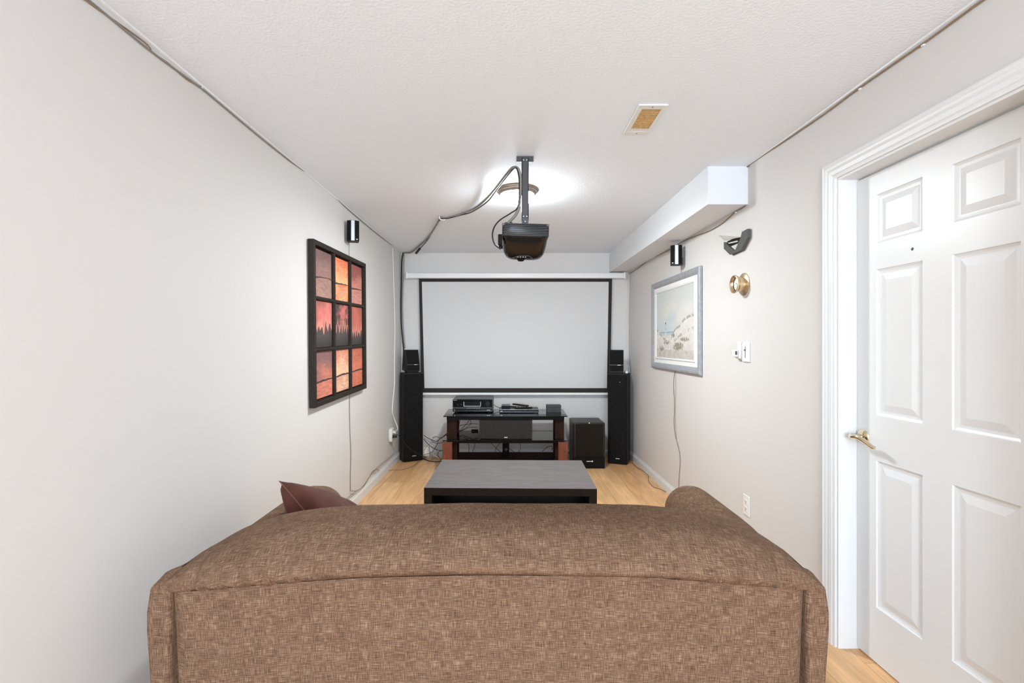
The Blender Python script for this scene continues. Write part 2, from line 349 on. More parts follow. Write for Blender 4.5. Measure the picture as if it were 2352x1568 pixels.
# ------------------------------------------------------------------ door
TH = 0.0072
D0 = Matrix.Translation((xr(DY1), DY1, 0)) @ Matrix.Rotation(TH, 4, 'Z')
REC = .080; LW = DY1-DY0-.008
def door():
    bm = BM(); face = REC; thick = .035
    # v = distance from far jamb towards the camera, local y = -v
    st, pw, mu = .111-.003, .217, .115
    v = [.004, .003+st, .003+st+pw, .003+st+pw+mu, .003+st+2*pw+mu, LW+.004]
    z = [.012, CAM-1.098, CAM-.488, CAM-.299, CAM+.306, CAM+.415, CAM+.6165, DTOP-.012]
    P = lambda d, vv, zz: bm.verts.new((face+d, -vv, zz))
    for i in range(5):
        for j in range(7):
            a0, a1, z0, z1 = v[i], v[i+1], z[j], z[j+1]
            if i in (1, 3) and j in (1, 3, 5):
                rings = [(0, 0), (.003, .005), (.010, .0085), (.017, .0095), (.021, .0095), (.048, .002)]
                prev = None
                for ins, dep in rings:
                    cur = [P(dep, a0+ins, z0+ins), P(dep, a1-ins, z0+ins), P(dep, a1-ins, z1-ins), P(dep, a0+ins, z1-ins)]
                    if prev:
                        for k in range(4): bm.faces.new((prev[k], prev[(k+1) % 4], cur[(k+1) % 4], cur[k]))
                    prev = cur
                bm.faces.new(prev)
            else:
                bm.faces.new((P(0, a0, z0), P(0, a1, z0), P(0, a1, z1), P(0, a0, z1)))
    bmesh.ops.remove_doubles(bm, verts=bm.verts[:], dist=1e-5)
    # sides and back
    a0, a1, z0, z1 = v[0], v[-1], z[0], z[-1]
    f = [(0, a0, z0), (0, a1, z0), (0, a1, z1), (0, a0, z1)]
    fr = [P(*q) for q in f]; bk = [P(thick, q[1], q[2]) for q in f]
    for k in range(4): bm.faces.new((fr[k], fr[(k+1) % 4], bk[(k+1) % 4], bk[k]))
    bm.faces.new(bk)
    for vv in bm.verts: vv.co = D0 @ vv.co
    d = struct('door_1', bm, M_white, 'white six panel door in the right wall')
    # jamb
    bm = BM(); jd = REC+thick+.01
    for args in ((-.001, jd, -.003, .015, 0, DTOP+.012), (-.001, jd, -(DY1-DY0)-.015, -(DY1-DY0)+.003, 0, DTOP+.012), (-.001, jd, -(DY1-DY0), 0, DTOP-.004, DTOP+.012)):
        box(bm, *args)
    for vv in bm.verts: vv.co = D0 @ vv.co
    obj('door_frame', bm, M_trim, d)
    # casing with stepped profile
    prof = [(.006, 0), (.006, .009), (.014, .011), (.020, .010), (.024, .0135), (.040, .015), (.046, .0125), (.052, .0155), (.060, .017), (.066, .0155), (.074, .019), (.080, .017), (.080, 0)]
    def sweep(bm):
        path = [((0, 0), (1, 0)), ((0, DTOP), (1, 1)), ((-(DY1-DY0), DTOP), (-1, 1)), ((-(DY1-DY0), 0), (-1, 0))]
        rings = []
        for (y, z_), (oy, oz) in path:
            rings.append([bm.verts.new(D0 @ Vector((-t, y+oy*u, z_+oz*u))) for u, t in prof])
        for a, b in zip(rings, rings[1:]):
            for k in range(len(prof)-1): bm.faces.new((a[k], a[k+1], b[k+1], b[k]))
        bm.faces.new(rings[0]); bm.faces.new(rings[-1][::-1])
    bm = BM(); sweep(bm); obj('door_casing', bm, M_trim, d)
    # lever handle
    hy, hz = -.040, CAM-.402
    RT = D0 @ Matrix.Translation((REC, hy, hz)) @ Matrix.Rotation(math.radians(-90), 4, 'Y')
    bm = BM(); lathe(bm, [(0, .012), (.014, .0115), (.024, .009), (.031, .004), (.033, 0)], RT, 36)
    h = obj('lever_handle', bm, M_nickel, d, smooth=40, label='polished brass lever handle')
    bm = BM(); lathe(bm, [(.010, .008), (.009, .030), (.0095, .058), (.0, .060)], RT, 20)
    obj('spindle', bm, M_nickel, h, smooth=40)
    bm = BM(); Q = lambda x, y, z_: D0 @ Vector((REC-x, y, z_))
    tube(bm, [Q(.050, hy+.006, hz+.006), Q(.060, hy-.012, hz+.002), Q(.060, hy-.045, hz+.006), Q(.055, hy-.080, hz-.004), Q(.048, hy-.108, hz-.020), Q(.046, hy-.120, hz-.022)],
         lambda t: (.0065+.003*math.sin(t*3.1), .010-.004*abs(t-.4)), 12, 8)
    obj('lever', bm, M_nickel, h, smooth=60)
    # small hole left in the top rail
    bm = BM(); RT2 = D0 @ Matrix.Translation((REC, -.285, CAM+.357)) @ Matrix.Rotation(math.radians(-90), 4, 'Y')
    lathe(bm, [(0, .0012), (.005, .001), (.006, .0)], RT2, 14); obj('peg_mark', bm, M_greyslot, d)
door()
# ------------------------------------------------------------------ ceiling lights
def bowl_lamp(x, y, strength, label, down=0):
    t = thing('ceiling_light', label, 'ceiling light', (x, y, CEIL-.11), group='flush ceiling lights')
    M = Matrix.Translation((x, y, CEIL))
    bm = BM(); lathe(bm, [(0, 0), (.147, 0), (.149, -.006), (.143, -.012), (.138, -.013), (.136, -.02), (.129, -.024), (.121, -.036), (.117, -.037), (.0, -.030)], M, 64)
    obj('rim', bm, M_bronze, t, smooth=35)
    m = mat('lit_bowl_glass_%d' % int(strength), (238, 248, 255) if strength > 40 else (236, 247, 255), .4, emis=strength)
    bm = BM(); lathe(bm, [(.116, -.034), (.113, -.052), (.102, -.072), (.082, -.088), (.055, -.099), (.028, -.104), (.0, -.105)], M, 64)
    obj('bowl', bm, m, t, smooth=60)
    if down:
        d_ = bpy.data.lights.new('bowl_downlight', 'AREA'); d_.shape = 'DISK'; d_.size = .17; d_.energy = down; d_.color = (.90, .96, 1.0)
        q_ = bpy.data.objects.new('bowl_downlight', d_); COL.objects.link(q_); q_.location = (x, y, CEIL-.127)
    bm = BM(); lathe(bm, [(0, -.104), (.008, -.105), (.009, -.110), (.004, -.114), (.006, -.119), (0, -.124)], M, 16)
    obj('finial', bm, M_bronze, t, smooth=60)
bowl_lamp(.064, 3.27, LAMP_FRONT, 'lit frosted bowl ceiling light with bronze rim behind the projector pole', 10)
bowl_lamp(.49, -1.4, LAMP_REAR, 'lit bowl ceiling light behind the viewer')
bowl_lamp(-.2, -3.1, LAMP_FILL, 'added bowl ceiling light for fill, unseen far behind the viewer')  # extra lamp added out of view to light the rear room more broadly
# ------------------------------------------------------------------ ceiling vent
def vent():
    t = thing('ceiling_vent', 'white ceiling vent register with yellowed tan grille', 'air vent', (.648, 2.235, CEIL-.012))
    x0, x1, y0, y1 = .582, .713, 2.091, 2.381; gx0, gx1, gy0, gy1 = .607, .695, 2.126, 2.352
    bm = BM()
    for a in ((x0, x1, y0, gy0), (x0, x1, gy1, y1), (x0, gx0, gy0, gy1), (gx1, x1, gy0, gy1)):
        box(bm, a[0], a[1], a[2], a[3], CEIL-.008, CEIL-.0005, .0015, 1)
    obj('frame', bm, M_plastic_w, t)
    bobj('backing', M_tand, t, gx0, gx1, gy0, gy1, CEIL-.003, CEIL-.0005)
    n = 15
    for i in range(n):
        yy = gy0+(gy1-gy0)*(i+.5)/n
        bm = BM(); box(bm, gx0, gx1, yy-.0047, yy+.0047, CEIL-.007, CEIL-.0035, .001, 1)
        obj('slat', bm, M_tan if i < n-2 else M_plastic_w, t)
    for i in range(1, 6):
        xx = gx0+(gx1-gx0)*i/6
        bobj('grille_bar', M_tan, t, xx-.0015, xx+.0015, gy0, gy1, CEIL-.0060, CEIL-.0038)
    for yy in (y0+.016, y1-.012):
        bm = BM(); lathe(bm, [(0, -.0095), (.003, -.009), (.0035, -.008)], Matrix.Translation((.648, yy, CEIL)), 12); obj('screw', bm, M_grey, t)
vent()
# ------------------------------------------------------------------ projector and mount
def projector():
    X, Y0 = .0945, 2.55
    m = thing('projector_mount', 'grey steel ceiling pole mount holding the black projector', 'projector mount', (.097, 2.70, CAM+.66))
    bm = BM(); box(bm, .049, .145, 2.68, 2.76, CEIL-.005, CEIL-.0005, .001, 1); box(bm, .049, .145, 2.676, 2.681, CEIL-.032, CEIL-.001, .001, 1)
    obj('ceiling_plate', bm, M_steel, m)
    bm = BM(); box(bm, .077, .117, 2.668, 2.676, CAM+.70, CEIL-.012, .001, 1); box(bm, .077, .081, 2.668, 2.70, CAM+.70, CEIL-.012, 0); box(bm, .113, .117, 2.668, 2.70, CAM+.70, CEIL-.012, 0)
    obj('pole', bm, M_steel, m)
    bm = BM(); box(bm, .079, .115, 2.664, 2.70, CAM+.672, CAM+.712, .002, 1); box(bm, .068, .126, 2.674, 2.69, CAM+.664, CAM+.676, .002, 1)
    obj('tilt_joint', bm, M_steel, m)
    bm = BM(); box(bm, .03, .165, 2.64, 2.72, CAM+.656, CAM+.664, .002, 1); obj('bracket', bm, M_steel, m)
    for (x, z) in ((.088, CEIL-.026), (.106, CEIL-.026), (.088, CAM+.72), (.106, CAM+.72), (.097, CAM+.69)):
        bm = BM(); lathe(bm, [(0, .005), (.003, .0045), (.0042, 0)], Matrix.Translation((x, 2.668 if z != CAM+.69 else 2.664, z)) @ Matrix.Rotation(math.radians(90), 4, 'X'), 12); obj('bolt', bm, M_silver, m)
    for x in (.060, .134):
        bm = BM(); lathe(bm, [(0, -.009), (.004, -.008), (.006, -.005)], Matrix.Translation((x, 2.715, CEIL)), 12); obj('bolt', bm, M_silver, m)
    p = thing('projector', 'black ceiling mounted video projector with ribbed vents and glossy curved underside', 'projector', (X, 2.68, CAM+.50))
    roll = Matrix.Translation((X, 2.68, CAM+.6)) @ Matrix.Rotation(math.radians(1.4), 4, 'Y') @ Matrix.Translation((-X, -2.68, -CAM-.6))
    # stations along depth: (y, halfwidth, top, bottom)
    st = [(2.551, .118, .648, .578), (2.556, .124, .652, .573), (2.60, .1255, .653, .556), (2.66, .1255, .653, .534), (2.72, .1255, .652, .515), (2.77, .124, .650, .502), (2.805, .118, .645, .496), (2.825, .104, .635, .500), (2.832, .085, .62, .512)]
    def ring(y, hw, tp, bt, e=5, n=48):
        cz = (tp+bt)/2; hh = (tp-bt)/2; out = []
        for k in range(n):
            a = 2*math.pi*k/n; c, s_ = math.cos(a), math.sin(a)
            ex = 2/e if s_ > 0 else 2/4.5
            x = hw*abs(c)**ex*(1 if c > 0 else -1); z = hh*abs(s_)**ex*(1 if s_ > 0 else -1)
            # sides draw in towards the underside, more so at the screen end
            x *= 1-(.02+.07*max(0, (y-2.62)/.2)**1.5)*max(0, -z/hh)**2
            out.append(roll @ Vector((X+x, y, CAM+cz+z)))
        return out
    bm = BM(); rows = [ring(*s_) for s_ in st]; grid(bm, rows, closed=True)
    bm.faces.new([v for v in bm.verts][:48][::-1]); bm.faces.new([v for v in bm.verts][-48:])
    body = obj('body', bm, mat('projector_black', (14, 12, 10), .22, spec=.35), p, smooth=50)
    # vent louvres across the rear face and round the flanks
    for i in range(8):
        z = CAM+.582+i*.0088
        bm = BM(); box(bm, X-.121, X+.121, 2.5475, 2.553, z, z+.0052, .0012, 1)
        box(bm, X-.1275, X-.1225, 2.552, 2.62, z, z+.0052, .001, 1); box(bm, X+.1225, X+.1275, 2.552, 2.62, z, z+.0052, .001, 1)
        for v in bm.verts: v.co = roll @ v.co
        obj('vent_louvre', bm, M_louv, p)
    bm = BM(); box(bm, X-.117, X+.117, 2.546, 2.553, CAM+.5735, CAM+.5775, .0015, 2)
    for v in bm.verts: v.co = roll @ v.co
    obj('edge_highlight_lip', bm, M_blackgl, p)
    bm = BM(); tube(bm, [(X-.075+.0, 2.77, CAM+.500), (X-.03, 2.735, CAM+.508), (X+.02, 2.735, CAM+.508), (X+.05, 2.775, CAM+.501)], .0025, 8)
    pts = []
    obj('control_panel_rim', bm, M_grey, p, smooth=60)
    for k, dx in enumerate((-.026, -.010, .006, .020)):
        bm = BM(); lathe(bm, [(0, -.003), (.006, -.002), (.0065, .006)], Matrix.Translation((X+dx-.012, 2.76, CAM+.506)), 14); obj('button', bm, M_silver, p)
    bm = BM(); lathe(bm, [(0, -.016), (.016, -.013), (.024, -.004), (.026, .008)], Matrix.Translation((X-.018, 2.80, CAM+.502)), 28); obj('focus_dial', bm, M_dark, p, smooth=40)
    # lens on the screen side
    bm = BM(); lathe(bm, [(.036, -.01), (.036, .016), (.030, .018), (.028, .010), (0, .006)], Matrix.Translation((X-.03, 2.828, CAM+.575)) @ Matrix.Rotation(math.radians(-90), 4, 'X'), 32); obj('lens', bm, M_blackgl, p, smooth=30)
    for dx in (-.105, -.077):
        bm = BM(); lathe(bm, [(0, .016), (.007, .016), (.007, .0)], Matrix.Translation((X+dx, 2.60, CAM+.651)), 14); obj('foot', bm, M_dark, p)
    # connectors on the left flank
    bm = BM(); box(bm, X-.150, X-.126, 2.60, 2.63, CAM+.545, CAM+.605, .004, 2); obj('plug', bm, M_dark, p)
    bm = BM(); box(bm, X-.146, X-.124, 2.64, 2.66, CAM+.533, CAM+.550, .003, 2); obj('plug', bm, M_dark, p)
    return
projector()
# cables of the projector
A = W(1196, 480, 2.655)
cable('projector_cable_bundle', [W(1166, 514, 2.655), W(1174, 505, 2.66), W(1184, 494, 2.66), W(1192, 475, 2.655), W(1195, 440, 2.655), W(1195, 405, 2.66), W(1190, 388, 2.665), W(1178, 385, 2.70), W(1162, 402, 2.85), W(1140, 430, 3.10), W(1118, 455, 3.38), W(1090, 478, 3.65), W(1050, 494, 3.85), W(1024, 500, 3.92), W(1012, 500, 3.95),
      W(1003, 515, 4.12), W(990, 536, 4.5), W(978, 551, 4.8), W(960, 567, 5.15), W(944, 579, 5.43), W(928, 580, 5.51)], .0085, M_cabG, 'thick grey cable bundle draped from projector along ceiling to left corner', sub=6)
cable('projector_power_cable', [W(1150, 572, 2.63), W(1136, 560, 2.63), W(1131, 540, 2.63), W(1136, 520, 2.64), W(1150, 504, 2.645), W(1172, 490, 2.65), W(1190, 474, 2.65), W(1193, 430, 2.65), W(1190, 396, 2.655), W(1182, 386, 2.68), W(1160, 411, 2.85), W(1138, 440, 3.10), W(1118, 464, 3.33), W(1085, 486, 3.65), W(1062, 493, 3.82), W(1030, 501, 3.90), W(1010, 505, 3.98), W(992, 534, 4.45), W(984, 548, 4.75), W(972, 563, 5.0), W(962, 573, 5.2)],
      .0042, M_cabB, 'thin black cable looping beside the projector and over the pole hook', sub=6)
bm = BM(); tube(bm, [W(964, 571, 5.17), W(956, 581, 5.3)], .013, 12)
obj('cable_plug', bm, M_cabB, label='black cable plug dangling at ceiling by back left corner', cat='plug', smooth=40)
cable('ceiling_ring_clip', [W(1009, 497, 3.93), W(1011, 503, 3.93), W(1020, 505, 3.93), W(1023, 500, 3.93)], .004, M_cabW, 'small white clip holding cables to the ceiling', cat='clip')
# black vertical cables in back left corner
cable('corner_cable_bundle', [W(926, 580, 5.50), W(923, 600, 5.50), W(922, 650, 5.50), W(921, 700, 5.50), W(922, 745, 5.50), W(925, 780, 5.48), W(927, 806, 5.47), W(925, 850, 5.46)], .009, M_cabB, 'thick black cable bundle running down back left corner', sub=5)
cable('corner_cable_bundle', [W(928, 582, 5.49), W(926, 640, 5.49), W(924, 700, 5.49), W(926, 750, 5.49), W(930, 800, 5.46)], .005, M_cabG, 'thinner dark grey cable beside the thick corner bundle', sub=5)
# ------------------------------------------------------------------ wall/ceiling edge wires
L = [WL(px, py, .006) for px, py in ((120, -66), (205, 1), (330, 104), (385, 146), (463, 203), (520, 250), (600, 317), (672, 374), (740, 425), (800, 481), (860, 532), (915, 574))]
cable('speaker_wire', L, .0032, M_cabG, 'long grey wire tacked along left wall at the ceiling', cat='wire', group='wires tacked under the ceiling', sub=5)
L = [WL(px, py, .005) for px, py in ((120, -60), (205, 6), (330, 95), (352, 122), (385, 144), (430, 182), (463, 200))]
cable('speaker_wire', L, .0024, M_cabT, 'second shorter grey wire at upper left wall edge', cat='wire', group='wires tacked under the ceiling', sub=5)
bm = BM()
prism(bm, [(0, 0), (.010, 0), (.008, -.006), (.002, -.009), (0, -.009)], REAR+.1, BACK-.08, lambda u, v, a: (xl(a)+u, a, CEIL+v)); struct('trim_2', bm, M_trim)
R = [WR(px, py, .006) for px, py in ((2330, -47), (2255, 2), (2120, 100), (1975, 201), (1900, 257), (1830, 305), (1760, 352), (1718, 382))]
cable('speaker_wire', R, .0035, M_cabT, 'tan wire tacked along right wall at the ceiling above the door', cat='wire', group='wires tacked under the ceiling', sub=5)
prv = BM(); prism(prv, [(0, 0), (-.010, 0), (-.008, -.006), (-.002, -.009), (0, -.009)], REAR+.1, 2.80, lambda u, v, a: (xr(a)+u, a, CEIL+v)); struct('trim_3', prv, M_trim)
R = [WR(px, py, .005) for px, py in ((1718, 382), (1714.5, 388), (1714, 430), (1714, 466), (1705, 477), (1688, 487), (1660, 512), (1630, 530), (1600, 541), (1565, 556), (1545, 570), (1520, 582), (1490, 598), (1465, 616), (1448, 627))]
cable('speaker_wire', R, .0035, M_cabT, 'dark tan wire bending around the soffit end on right wall', cat='wire', group='wires tacked under the ceiling', sub=5)
cable('speaker_wire', [W(1445, 630, 5.50), W(1444, 700, 5.50), W(1442, 760, 5.50), W(1443, 830, 5.50), W(1446, 845, 5.48), W(1445, 858, 5.44), W(1444.5, 870, 5.50)], .003, M_cabW, 'thin pale wire down the back right corner', cat='wire', sub=5)
for i, (f, px, py) in enumerate(((WL, 463, 201), (WL, 672, 372), (WL, 800, 479), (WR, 1975, 202), (WR, 1714, 386), (WR, 1690, 486), (WR, 1497, 592), (WR, 2120, 101))):
    p = f(px, py, .004); bm = BM(); s_ = 1 if f is WL else -1
    box(bm, p.x-.004, p.x+.004, p.y-.006, p.y+.006, p.z-.008, p.z+.004, .002, 1)
    obj('cable_clip', bm, M_plastic_w, label=['small white clip on upper left wall wire, nearest the viewer', 'small white clip midway along the left wall wire', 'small white clip on left wall wire above the small speaker', 'small white clip on wire above the door', 'small white clip at upper corner of soffit end', 'small white clip under the soffit end', 'small white clip near far end of right wall wire', 'small white clip on right wall wire, nearest the viewer'][i], cat='clip', group='cable clips')
# white cord on left wall
q = [WL(px, py, .006) for px, py in ((902, 570), (904, 640), (906, 700), (907, 760), (906, 830), (906, 880), (903, 915), (901, 945))]
cable('white_cable', q+[WL(906, 962, .02), WL(912, 978, .05), WL(913, 986, .07), WL(908, 990, .085), WL(899, 990, .06)], .0052, M_cabW, 'white power cord hanging down far end of left wall to outlet', cat='cord', sub=6)
cable('black_cable', [W(903, 993, 4.85)+Vector((.0, 0, -.01)), W(915, 999, 5.0), W(925, 1010, 5.10), W(935, 1024, 5.14), W(950, 1036, 5.16), W(968, 1046, 5.25), W(978, 1050, 5.32)], .003, M_cabB, 'thin black cord from left wall outlet passing in front of left tower speaker', cat='cord', sub=6)
def outlet_left():
    c = WL(896, 997, 0); t = thing('power_outlet', 'white outlet with adapter low on far left wall, cord plugged in', 'power outlet', (c.x, c.y, c.z-.07), group='wall power outlets')
    bobj('cover_plate', M_plastic_w, t, c.x, c.x+.006, c.y-.05, c.y+.05, c.z-.068, c.z+.064, .002)
    bobj('adapter_block', M_plastic_w, t, c.x+.005, c.x+.032, c.y-.045, c.y+.045, c.z-.072, c.z+.062, .004)
    bm = BM(); box(bm, c.x+.030, c.x+.065, c.y-.015, c.y+.015, c.z+.004, c.z+.030, .005); obj('plug', bm, M_plastic_w, t)
    bm = BM(); box(bm, c.x+.030, c.x+.075, c.y-.03, c.y+.005, c.z-.035, c.z-.008, .006); obj('plug', bm, M_cabB, t, label='black plug')
outlet_left()
def outlet_right():
    y = 2.845; x = xr(y); z = CAM-.98
    t = thing('power_outlet', 'white duplex outlet low on right wall above the sofa arm', 'power outlet', (x, y, z-.06), group='wall power outlets')
    bobj('cover_plate', M_plastic_w, t, x-.006, x+.0, y-.037, y+.037, z-.06, z+.06, .002)
    for dz in (-.021, .021):
        s_ = bobj('socket', M_plastic_w, t, x-.008, x-.004, y-.017, y+.017, z+dz-.014, z+dz+.014, .0015)
        bm = BM()
        for dy in (-.006, .006): box(bm, x-.0086, x-.0078, y+dy-.001, y+dy+.001, z+dz-.004, z+dz+.006)
        box(bm, x-.0086, x-.0078, y-.002, y+.002, z+dz-.010, z+dz-.006); obj('slots', bm, M_greyslot, s_)
outlet_right()
# ------------------------------------------------------------------ pictures
def lerp3(a, b, t): return tuple(a[i]+(b[i]-a[i])*t for i in range(3))
def nz(x, y, s=0, o=4): return noise.fractal(Vector((x, y, s)), .8, 2.1, o)
def painted(name, P, colf, nu, nv, parent, m):
    """P(u,v)->xyz; colf(u,v)->srgb"""
    bm = BM(); lay = bm.loops.layers.float_color.new('paint')
    V = [[bm.verts.new(P(i/nu, j/nv)) for i in range(nu+1)] for j in range(nv+1)]
    C = [[lin(tuple(max(0, min(255, c)) for c in colf(i/nu, j/nv))) for i in range(nu+1)] for j in range(nv+1)]
    for j in range(nv):
        for i in range(nu):
            f = bm.faces.new((V[j][i], V[j][i+1], V[j+1][i+1], V[j+1][i]))
            for lp, (a, b) in zip(f.loops, ((j, i), (j, i+1), (j+1, i+1), (j+1, i))): lp[lay] = [C[a][b][k] for k in range(4)]
    inv = WM[parent.name].inverted()
    for v in bm.verts: v.co = inv @ v.co
    me = bpy.data.meshes.new(name); bm.to_mesh(me); bm.free(); me.materials.append(m)
    ca = me.color_attributes.get('paint')
    o = bpy.data.objects.new(name, me); COL.objects.link(o); o.parent = parent; WM[o.name] = WM[parent.name].copy(); return o
def mat_pic(name, rough):
    """float colour attribute -> base colour"""
    return mat_vcol(name, rough)
M_canvas = mat_pic('oil_on_canvas', .55); M_print = mat_pic('framed_print', .25)
def painting_left():
    x0 = -1.2655; t_ = .041; n0, n1 = 2.972, 4.056
    zc = lambda y: (1.34+.132)+(y-2.972)/1.084*.030        # slight tilt
    H = .536
    cy, cz = (n0+n1)/2, CAM+.135
    t = thing('framed_painting', 'dark framed nine panel orange landscape painting on left wall', 'painting', (x0, cy, cz-H))
    tilt = Matrix.Translation((0, cy, cz)) @ Matrix.Rotation(math.radians(1.25), 4, 'X') @ Matrix.Translation((0, -cy, -cz))
    def tb(bm, *a, **k):
        vs = box(bm, *a, **k)
        for v in vs: v.co = tilt @ v.co
    xf = x0+t_+.002
    Y = [n0, n0+.030, n1-.030, n1]; Zb, Zt = cz-H, cz+H
    bm = BM()
    for a in ((x0+.003, xf, n0, n0+.028, Zb, Zt), (x0+.003, xf, n1-.028, n1, Zb, Zt), (x0+.003, xf, n0+.028, n1-.028, Zt-.032, Zt), (x0+.003, xf, n0+.028, n1-.028, Zb, Zb+.032)): tb(bm, *a, bev=.003)
    tb(bm, x0+.003, x0+.008, n0+.02, n1-.02, Zb+.02, Zt-.02)
    fr = obj('frame', bm, M_frameL, t)
    # inner cells
    iy0, iy1, iz0, iz1 = n0+.028, n1-.028, Zb+.032, Zt-.032
    W3, H3 = (iy1-iy0)/3, (iz1-iz0)/3
    for k in (1, 2):
        bm = BM(); yy = iy0+W3*k
        tb(bm, x0+.006, xf-.008, yy-.017, yy+.017, iz0, iz1, bev=.003); tb(bm, xf-.010, xf-.004, yy-.009, yy+.009, iz0, iz1, bev=.002); obj('mullion', bm, M_frameL, t)
        bm = BM(); zz = iz0+H3*k
        tb(bm, x0+.006, xf-.007, iy0, iy1, zz-.011, zz+.011, bev=.003); tb(bm, xf-.009, xf-.003, iy0, iy1, zz-.005, zz+.005, bev=.002); obj('rail', bm, M_frameL, t)
    pal_t = [((118, 88, 84), (150, 114, 104), (170, 130, 114)), ((226, 118, 80), (250, 176, 126), (200, 110, 80)), ((146, 78, 70), (198, 126, 110), (196, 136, 120))]
    pal_b = [((130, 92, 90), (196, 120, 100), (214, 128, 104)), ((212, 134, 106), (236, 186, 148), (208, 140, 118)), ((190, 104, 80), (216, 120, 90), (206, 110, 84))]
    for r in range(3):
        for c in range(3):
            a0, a1 = iy0+W3*c+.022, iy0+W3*(c+1)-.022; b0, b1 = iz0+H3*r+.014, iz0+H3*(r+1)-.014
            xp = x0+.020
            P = lambda u, v, a0=a0, a1=a1, b0=b0, b1=b1: tilt @ Vector((xp, a0+(a1-a0)*u, b0+(b1-b0)*v))
            def colf(u, v, r=r, c=c):
                g = 3*c+u; n1_ = nz(g*1.6, v*3, r*7.3); n2 = nz(g*5, v*22, r*3.1+2, 3)
                if r == 1:
                    base = lerp3((150, 88, 82), (214, 116, 106), .5+.9*nz(g*1.4+v*1.5, v*1.6-g, 11))
                    if c == 1:
                        d = math.hypot((u-.62)*1.4, (v-.80)*1.6); base = lerp3((70, 48, 46), base, sstep(.05, .45, .5-d+.5*abs(n1_)) if v > .5 else .7)
                    if c == 2: base = lerp3(base, (186, 92, 70), .5)
                    edge = .25+.18*(1 if int(g*9) % 3 else .55)*abs(math.sin(g*17+.8*math.sin(g*5)))**1.4+.09*nz(g*7, 1.7, 5)+(.06 if c != 2 else -.05)
                    base = lerp3(base, (240, 170, 140), .55*sstep(.28, .0, v-edge))
                    return lerp3(lerp3((74, 62, 62), (50, 42, 43), sstep(.3, .0, v)), base, sstep(-.02, .03, v-edge))
                pal = (pal_b if r == 0 else pal_t)[c]; hz = (.34 if r == 0 else .40)+(.03*math.sin(g*2.1)+.012*nz(g*1.3, r*4.1, 6))+(0.02*c if r == 0 else -.02*c)
                if v > hz+.015:
                    k = (v-hz)/(1-hz); col = lerp3(pal[1], pal[0], sstep(0, 1, k+.5*n1_))
                    return tuple(x*(1+.10*n2) for x in col)
                if v > hz-.018-.012*math.sin(g*4+r): return (66, 46, 42)
                return tuple(x*(1+.14*n2) for x in lerp3(pal[2], pal[1], .5+.5*n1_))
            painted('canvas_panel', P, colf, 64, 110, t, M_canvas)
painting_left()
